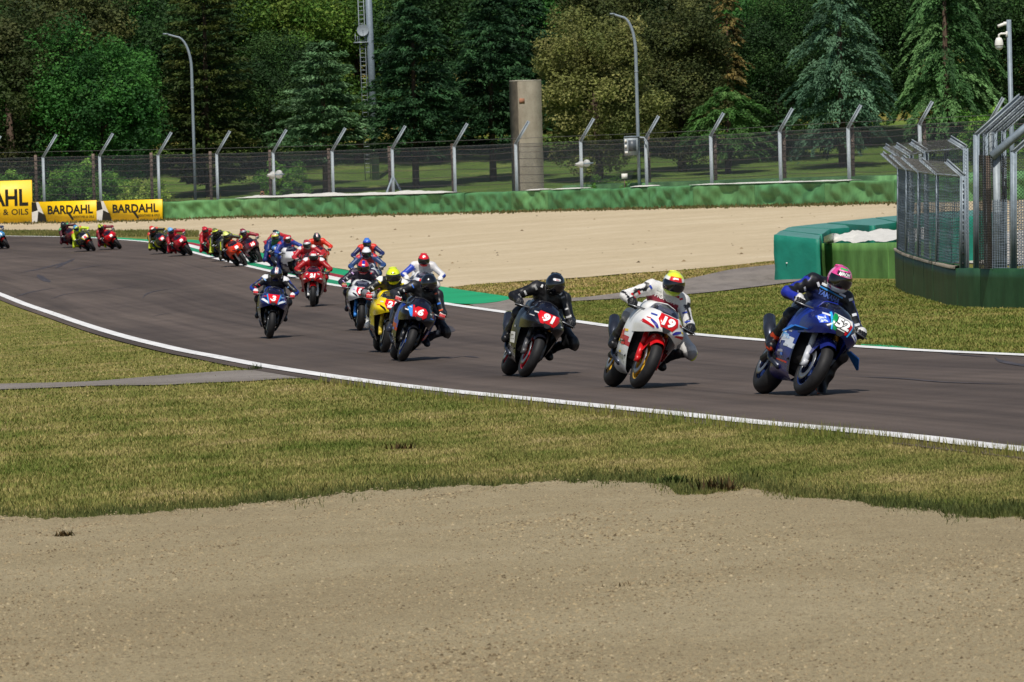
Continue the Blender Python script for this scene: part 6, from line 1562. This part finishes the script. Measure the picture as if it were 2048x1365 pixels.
 dict(px=(592, 534), yaw=26, lean=-26, pose='R', lod='lo', lb='red race motorcycle hidden behind the light blue one', lr='rider in red with a dark teal helmet behind the navy rider',
      b=bk('#b8222a', '#a81e26', '#b8222a', '#2a2a2e'), r=dict(suit=suit('#b02530', arm_out='#c22c36', armor='#c22c36'), helm=dict(base='#1f4a52', front='#7fc8b8', top='#1a2a34'))),
 dict(px=(523, 528), yaw=14, lean=-27, pose='R', lod='lo', lb='dark red race motorcycle with large round red plate, leaning on the kerb', lr='rider with a grey helmet on the motorcycle leaning on the kerb',
      b=bk('#5a2530', '#3a2a36', '#8a1e28', '#2a2a2e', plate='#d8161e', num='15', mud='#2a2a2e'), r=dict(suit=suit('#8c2430', arm_out='#a02a34', armor='#2f8a4a'), helm=dict(base='#5c6068', top='#8a3038', front='#9aa0a8'))),
 dict(px=(492.5, 533), yaw=14, lean=-30, pose='R', lod='lo', lb='orange red race motorcycle leaning hard on the kerb edge', lr='rider with a pale yellow helmet on the orange red motorcycle by the kerb',
      b=bk('#e0401c', '#e0401c', '#d8361c', '#2a2a2a', plate='#d81e1e', mud='#e0401c', fork='#d8d8d6'), r=dict(suit=suit('#2a2c20', arm_out='#c3d428', armor='#3a3a30'), helm=dict(base='#dbe477', front='#e4ea8c', chin='#8a9a3a'))),
 dict(px=(470, 522), yaw=14, lean=-31, pose='R', lod='lo', lb='dark race motorcycle hidden behind the orange red one', lr='rider in black and yellow with a yellow helmet in the kerb group',
      b=bk('#2a2a2c', '#3a3c20', '#2a2a2c', '#1a1a1c'), r=dict(suit=suit('#1c1d18', arm_out='#a8b428', thigh='#b0bc30'), helm=dict(base='#d3df2a', top='#6a7030', chin='#26280f'))),
 dict(px=(449, 516), yaw=14, lean=-32, pose='R', lod='lo', lb='red race motorcycle at the left end of the kerb group', lr='rider in red and black with a red helmet, leftmost at the kerb',
      b=bk('#b01e22', '#9a1a20', '#2a2a2c', '#1a1a1c'), r=dict(suit=suit('#a81e26', arm_out='#c0262c', shin='#1c1c1e'), helm=dict(base='#c0202a', side='#3a1a1e'))),
 dict(px=(384, 512), yaw=14, lean=-38, pose='R', lod='lo', lb='crimson race motorcycle leaning hard where the kerb begins', lr='rider with a light blue helmet where the kerb begins',
      b=bk('#b3162a', '#a3152a', '#b3162a', '#2a1a20', plate='#c81a2a', mud='#b3162a'), r=dict(suit=suit('#9c1a28', arm_out='#b81e2c', armor='#3a3a40'), helm=dict(base='#7fb4e0', front='#4a8cd0', chin='#2a3a50'))),
 dict(px=(345, 508), yaw=14, lean=-37, pose='R', lod='lo', lb='black and yellow race motorcycle just left of the crimson one', lr='rider in yellow, black and red with a red and white helmet',
      b=bk('#2a2c1c', '#b8c428', '#1c1c1c', '#1c1c1c', plate='#c8303a', numc='#e8dcdc'), r=dict(suit=suit('#26261c', arm_out='#c8a828', thigh='#c0cc2c', armor='#c8342a', shin='#c0cc2c'), helm=dict(base='#d8361c', front='#e8e0d8', side='#c02a1c'))),
 dict(px=(242, 499), yaw=17, lean=-40, pose='R', lod='lo', lb='vivid red race motorcycle leaning hard below the chequered banner', lr='rider in dark red with a black and yellow striped helmet',
      b=bk('#c8141e', '#c8141e', '#d8301c', '#8a141a', plate='#c8141e', mud='#d2181e'), r=dict(suit=suit('#6a1a26', arm_out='#8a1e2c', armor='#a8262c', boot=FY), helm=dict(base='#c3cf28', stripe='#16160c', side='#22240f', chin='#16160c'))),
 dict(px=(190, 503), yaw=14, lean=-37, pose='R', lod='lo', lb='black race motorcycle with yellow nose edge below the left lettered banner', lr='rider in fluorescent yellow leathers with a blue and green helmet',
      b=bk('#26282a', '#1c2a24', '#c8301c', '#1a1a1c', plate='#e4dcdc', numc='#c8303a', mud='#c8301c', noseart=[([(-.16, .06), (-.13, .085), (-.075, -.09), (-.105, -.09)], '#e8cf1c'), ([(.13, .085), (.16, .06), (.105, -.09), (.075, -.09)], '#e8cf1c')]), r=dict(suit=suit('#b9cc24', arm_out='#c8dc28', shin='#c8dc28', thigh='#c0d428', boot='#2a2a2a', armor='#c84a2a'), helm=dict(base='#3f8ac0', front='#b8d048', side='#2f9a6a'))),
 dict(px=(163, 495), yaw=14, lean=-37, pose='R', lod='lo', lb='dark red race motorcycle behind the rider in yellow', lr='rider in dark red with a black helmet behind the rider in yellow',
      b=bk('#5a1a24', '#5a1a24', '#3a1a20', '#1c1c1e'), r=dict(suit=suit('#4a1a24', arm_out='#5a1e2a', armor='#2f9a5a', boot='#b02a28'), helm=dict(base='#16161a', front='#2a3a34'))),
 dict(px=(18, 498), yaw=16, lean=-36, pose='R', lod='lo', lb='blue and red race motorcycle cut by the left edge of the picture', lr='rider cut by the left edge of the picture',
      b=bk('#4a90c0', '#1c1c20', '#c8241c', '#1a1a1c', plate='#dfe6ea', numc='#4a90c0', mud='#c8241c'), r=dict(suit=suit('#1f2a44', arm_out='#2a3f6a'), helm=dict(base='#3a7ab0'))),
]
for E in FIELD:
    root, ns = bike(E['b']); tag(root, E['lb'], 'motorcycle', 'motorcycles in the race'); place(root, *E['px'], E['yaw'], E['lean'])
    body, hel = person(E['r'], E['pose'], E['lod']); tag(body, E['lr'], 'person', 'riders in the race'); body.location = root.location; body.rotation_euler = root.rotation_euler
    E['root'] = root; E['body'] = body; E['helmet'] = hel
# lettering and marks on the nearest machines and leathers
def on_body(E, s, w, h, cy, cz, col, bold=.02, shear=0., dy=None):
    me = E['body'].data; bv = mesh_bvh(me); art_text(s, w, h, cy, cz, bv, (.9, 0, 0), (0, 1, 0), (0, 0, 1), .006, gloss(col), 'chest_lettering', E['body'], bold=bold, shear=shear, maxd=1.2)
def on_body_poly(E, pts, col, nm='suit_patch'):
    bv = mesh_bvh(E['body'].data); art_poly(pts, bv, (.9, 0, 0), (0, 1, 0), (0, 0, 1), .005, gloss(col), nm, E['body'], maxd=1.2)
def on_helm(E, s, w, h, cy, cz, col): art_text(s, w, h, cy, cz, HB, (.4, 0, 0), (0, 1, 0), (0, 0, 1), .004, gloss(col), 'helmet_lettering', E['helmet'], bold=.03)
def on_helm_poly(E, pts, col, off=.003): art_poly(pts, HB, (.4, 0, 0), (0, 1, 0), (0, 0, 1), off, gloss(col), 'helmet_badge', E['helmet'])
def on_side(E, k, s, w, h, x, z, col, rot=0.): 
    o, ex, ey = side_plane(k); sgn = 1 if k == 'r' else -1; art_text(s, w, h, sgn * (x - .15), z - .5, SIDE_BVH[k], o, ex, ey, .004, gloss(col), 'fairing_lettering', E['root'], bold=.02, rot=rot)
def on_side_poly(E, k, pts, col, off=.003):
    o, ex, ey = side_plane(k); sgn = 1 if k == 'r' else -1; q = [(sgn * (x - .15), z - .5) for x, z in pts]; art_poly(q if sgn > 0 else q[::-1], SIDE_BVH[k], o, ex, ey, off, gloss(col), 'fairing_graphic', E['root'])
def on_nose(E, s, w, h, x, y, col, rot=0.): art_text(s, w, h, x, y, NOSE_BVH, *NOSE_FR, .0075, gloss(col), 'nose_lettering', E['root'], bold=.02, rot=rot)
e52, e19, e91, e76, e21, e84, e3, er = FIELD[:8]
on_body(e52, 'YAMAHA', .24, .05, -.05, 1.045, '#5a78c8', .03); on_body_poly(e52, [(-.18, 1.085), (.08, 1.085), (.08, 1.10), (-.18, 1.10)], '#3a8fd8')
on_body_poly(e52, [(-.17, 1.115), (-.09, 1.115), (-.09, 1.14), (-.17, 1.14)], '#d5d8d8'); on_body_poly(e52, [(.03, 1.11), (.10, 1.11), (.10, 1.13), (.03, 1.13)], '#c8cfe0')
on_helm(e52, 'AIROH', .115, .030, .005, .078, '#f2f2f0'); on_helm_poly(e52, [(-.07, .063), (.075, .063), (.065, .098), (-.06, .098)], '#15151a', .002); on_helm_poly(e52, [(-.045, .112), (.04, .112), (.035, .126), (-.035, .126)], '#3fae5a')
on_nose(e52, 'YAMAHA', .075, .022, .182, -.045, '#1a2c9a', -.35); on_nose(e52, 'YAMAHA', .06, .02, -.18, -.022, '#2a6cc8', .5)
on_side(e52, 'r', 'YAMAHA', .20, .05, .25, .50, '#dfe6f0'); on_side(e52, 'r', 'yamaha', .18, .04, .16, .36, '#c8ccd8')
on_side_poly(e52, 'r', [(.05, .56), (.34, .52), (.36, .48), (.08, .50)], '#3a9fe0'); on_side_poly(e52, 'r', [(.0, .30), (.36, .27), (.36, .245), (.0, .275)], '#c81e2c')
for s in (1, -1):
    wg = obj('winglet', KIT['winglet'], gloss('#2f6fc0'), e52['root'], loc=(-.12, 0, -.12)); wg.scale = (1, s, 1)
on_body(e19, 'HONDA', .24, .05, .0, 1.055, '#e9e8e4', .03); on_side(e19, 'r', 'Honda', .20, .06, .26, .44, '#16161a'); on_side(e19, 'r', '1', .04, .08, .28, .535, '#c81e24')
on_helm_poly(e19, [(-.05, .068), (.05, .068), (.042, .096), (-.042, .096)], '#d9261c'); on_helm_poly(e19, [(-.028, .075), (.028, .075), (.024, .09), (-.024, .09)], '#f0efec', .004)
on_body_poly(e19, [(.08, 1.115), (.135, 1.115), (.135, 1.14), (.08, 1.14)], '#a81e28'); on_body_poly(e19, [(-.13, 1.10), (-.07, 1.10), (-.07, 1.13), (-.13, 1.13)], '#c8c9cc')
on_side_poly(e19, 'r', [(.02, .24), (.33, .21), (.34, .30), (.02, .33)], '#8a8e92')
on_helm_poly(e91, [(-.045, .07), (.045, .07), (.05, .082), (.04, .094), (-.04, .094), (-.05, .082)], '#cfd2d6'); on_helm(e91, 'BELL', .06, .014, 0, .082, '#b01e24')
on_side_poly(e91, 'r', [(.20, .36), (.40, .36), (.40, .49), (.20, .49)], '#e6e5e2'); on_side(e91, 'r', 'BEL', .15, .06, .30, .43, '#1c1c20')
on_nose(e91, 'Garage', .08, .025, .0, .125, '#dfe0e2') if False else None
on_helm(e76, 'SHARK', .05, .012, 0, .085, '#dfe0e2') if False else None
on_body_poly(e91, [(.10, 1.13), (.13, 1.13), (.14, 1.17), (.12, 1.17)], '#dcdcda'); on_body_poly(e91, [(-.15, 1.13), (-.12, 1.13), (-.12, 1.17), (-.14, 1.17)], '#dcdcda')
on_helm_poly(e84, [(-.03, .072), (.03, .072), (.03, .092), (-.03, .092)], '#dfe0e2'); on_helm_poly(e3, [(-.035, .068), (.035, .068), (.03, .095), (-.03, .095)], '#c9ccd2')
on_helm_poly(e21, [(-.035, .07), (.035, .07), (.03, .082), (-.03, .082)], '#26280f'); on_helm_poly(FIELD[8], [(-.035, .09), (.035, .09), (.02, .12), (-.02, .12)], '#f0efec')

rs = np.random.default_rng(77)
for E, cols in ((e52, ('#d9dce2', '#3a6fc8', '#c8ccd2')), (e19, ('#2a3f9a', '#c21a22', '#e8c22a')), (e91, ('#cfcfcd', '#a8a8a6', '#8a8a88')), (e76, ('#d8603a', '#dcdcda', '#3a6fc8')), (e21, ('#dcdcda', '#e0d020', '#c8301c')), (e3, ('#dfe2e8', '#c8202a', '#8fb8e8')), (e84, ('#c8a8d8', '#dcdcda', '#c8303a'))):
    for y0, z0 in ((-.30, .99), (-.36, .93), (-.20, 1.10), (.25, 1.0), (.31, .92), (.16, 1.12)):
        w_, h_ = rs.uniform(.018, .034), rs.uniform(.008, .014); a_ = -.7 if y0 < 0 else .7; c_, q_ = math.cos(a_ * (1 if y0 > 0 else -1) * -1), math.sin(a_)
        P2 = [(y0 + u * w_ * c_ - v * h_ * q_, z0 + u * w_ * q_ + v * h_ * c_) for u, v in ((-1, -1), (1, -1), (1, 1), (-1, 1))]
        on_body_poly(E, P2, cols[int(rs.integers(0, 3))])
    for x0, y0 in ((-.16, .04), (.16, .04), (-.20, -.015), (.20, -.02)):
        w_, h_ = rs.uniform(.016, .028), rs.uniform(.006, .011); art_poly([(x0 - w_, y0 - h_), (x0 + w_, y0 - h_), (x0 + w_, y0 + h_), (x0 - w_, y0 + h_)], NOSE_BVH, *NOSE_FR, .0075, gloss(cols[int(rs.integers(0, 3))]), 'nose_sticker', E['root'])
    for x0, z0 in ((.30, .42), (.22, .33), (.36, .56), (.12, .45)):
        w_, h_ = rs.uniform(.03, .06), rs.uniform(.010, .018); on_side_poly(E, 'r', [(x0 - w_, z0 - h_), (x0 + w_, z0 - h_), (x0 + w_, z0 + h_), (x0 - w_, z0 + h_)], cols[int(rs.integers(0, 3))], .005)

# photographer behind the barrier
pp = at_depth(525, 392, W(525)[0][1] + 1.35); zg = float(gz(pp[0], pp[1])); zh = at_depth(525, 379, pp[1])[2] - zg - .12
pr = [('torso', (0, 0, zh - .78), (0, 0, zh - .30), .15, .17), ('torso', (-.15, 0, zh - .27), (.15, 0, zh - .27), .085, .085), ('head', (0, -.02, zh - .12), (0, -.02, zh - .02), .075, .095), ('head', (0, -.01, zh - .25), (0, -.01, zh - .1), .055, .055)]
for s in (-1, 1):
    pr += [('arm', (s * .2, 0, zh - .28), (s * .26, -.16, zh - .45), .06, .05), ('arm', (s * .26, -.16, zh - .45), (s * .07, -.24, zh - .12), .047, .038), ('hand', (s * .07, -.24, zh - .12), (s * .05, -.27, zh - .08), .038, .034), ('leg', (s * .1, 0, zh - .78), (s * .12, -.03, (zh - .78) * .5), .10, .075), ('leg', (s * .12, -.03, (zh - .78) * .5), (s * .12, 0, .06), .07, .055), ('foot', (s * .12, .03, .045), (s * .13, -.14, .04), .05, .042)]
V, Q, Z = blob(pr, .022, .03); C = np.tile(np.array(lin('#5a4a38')), (len(V), 1)); C[Z == 'head'] = lin('#b98a6c'); C[Z == 'hand'] = lin('#b98a6c'); C[Z == 'leg'] = lin('#33363c'); C[Z == 'foot'] = lin('#222222')
me = mesh('person', V, Q, True); vcol(me, C); o = obj('person', me, M_SUIT, loc=(pp[0], pp[1], zg)); tag(o, 'photographer with a dark cap peeping over the white sheet on the barrier', 'person')
MB().lathe([(.005, .07), (.06, .06), (.098, .02), (.10, -.03), (.001, -.03)], 14, 'z', (0, -.015, zh + .04)).build('cap', M_BLK, o, smooth=True)
MB().ball((0, -.105, zh - .06), (.02, .02, .025)).build('nose', paint('#b98a6c', .6), o, smooth=True)
cmr = empty('camera_with_lens', (pp[0], pp[1] - .27, zg + zh - .09)); tag(cmr, 'black camera held up to the face of the photographer', 'camera')
MB().box((0, 0, 0), (.14, .07, .10)).build('camera_body', M_BLK, cmr); MB().lathe([(.04, .0), (.045, -.18), (.055, -.2), (.055, -.28), (.001, -.27)], 14, 'y', (0, -.03, 0)).build('lens', M_DARK, cmr, smooth=True)
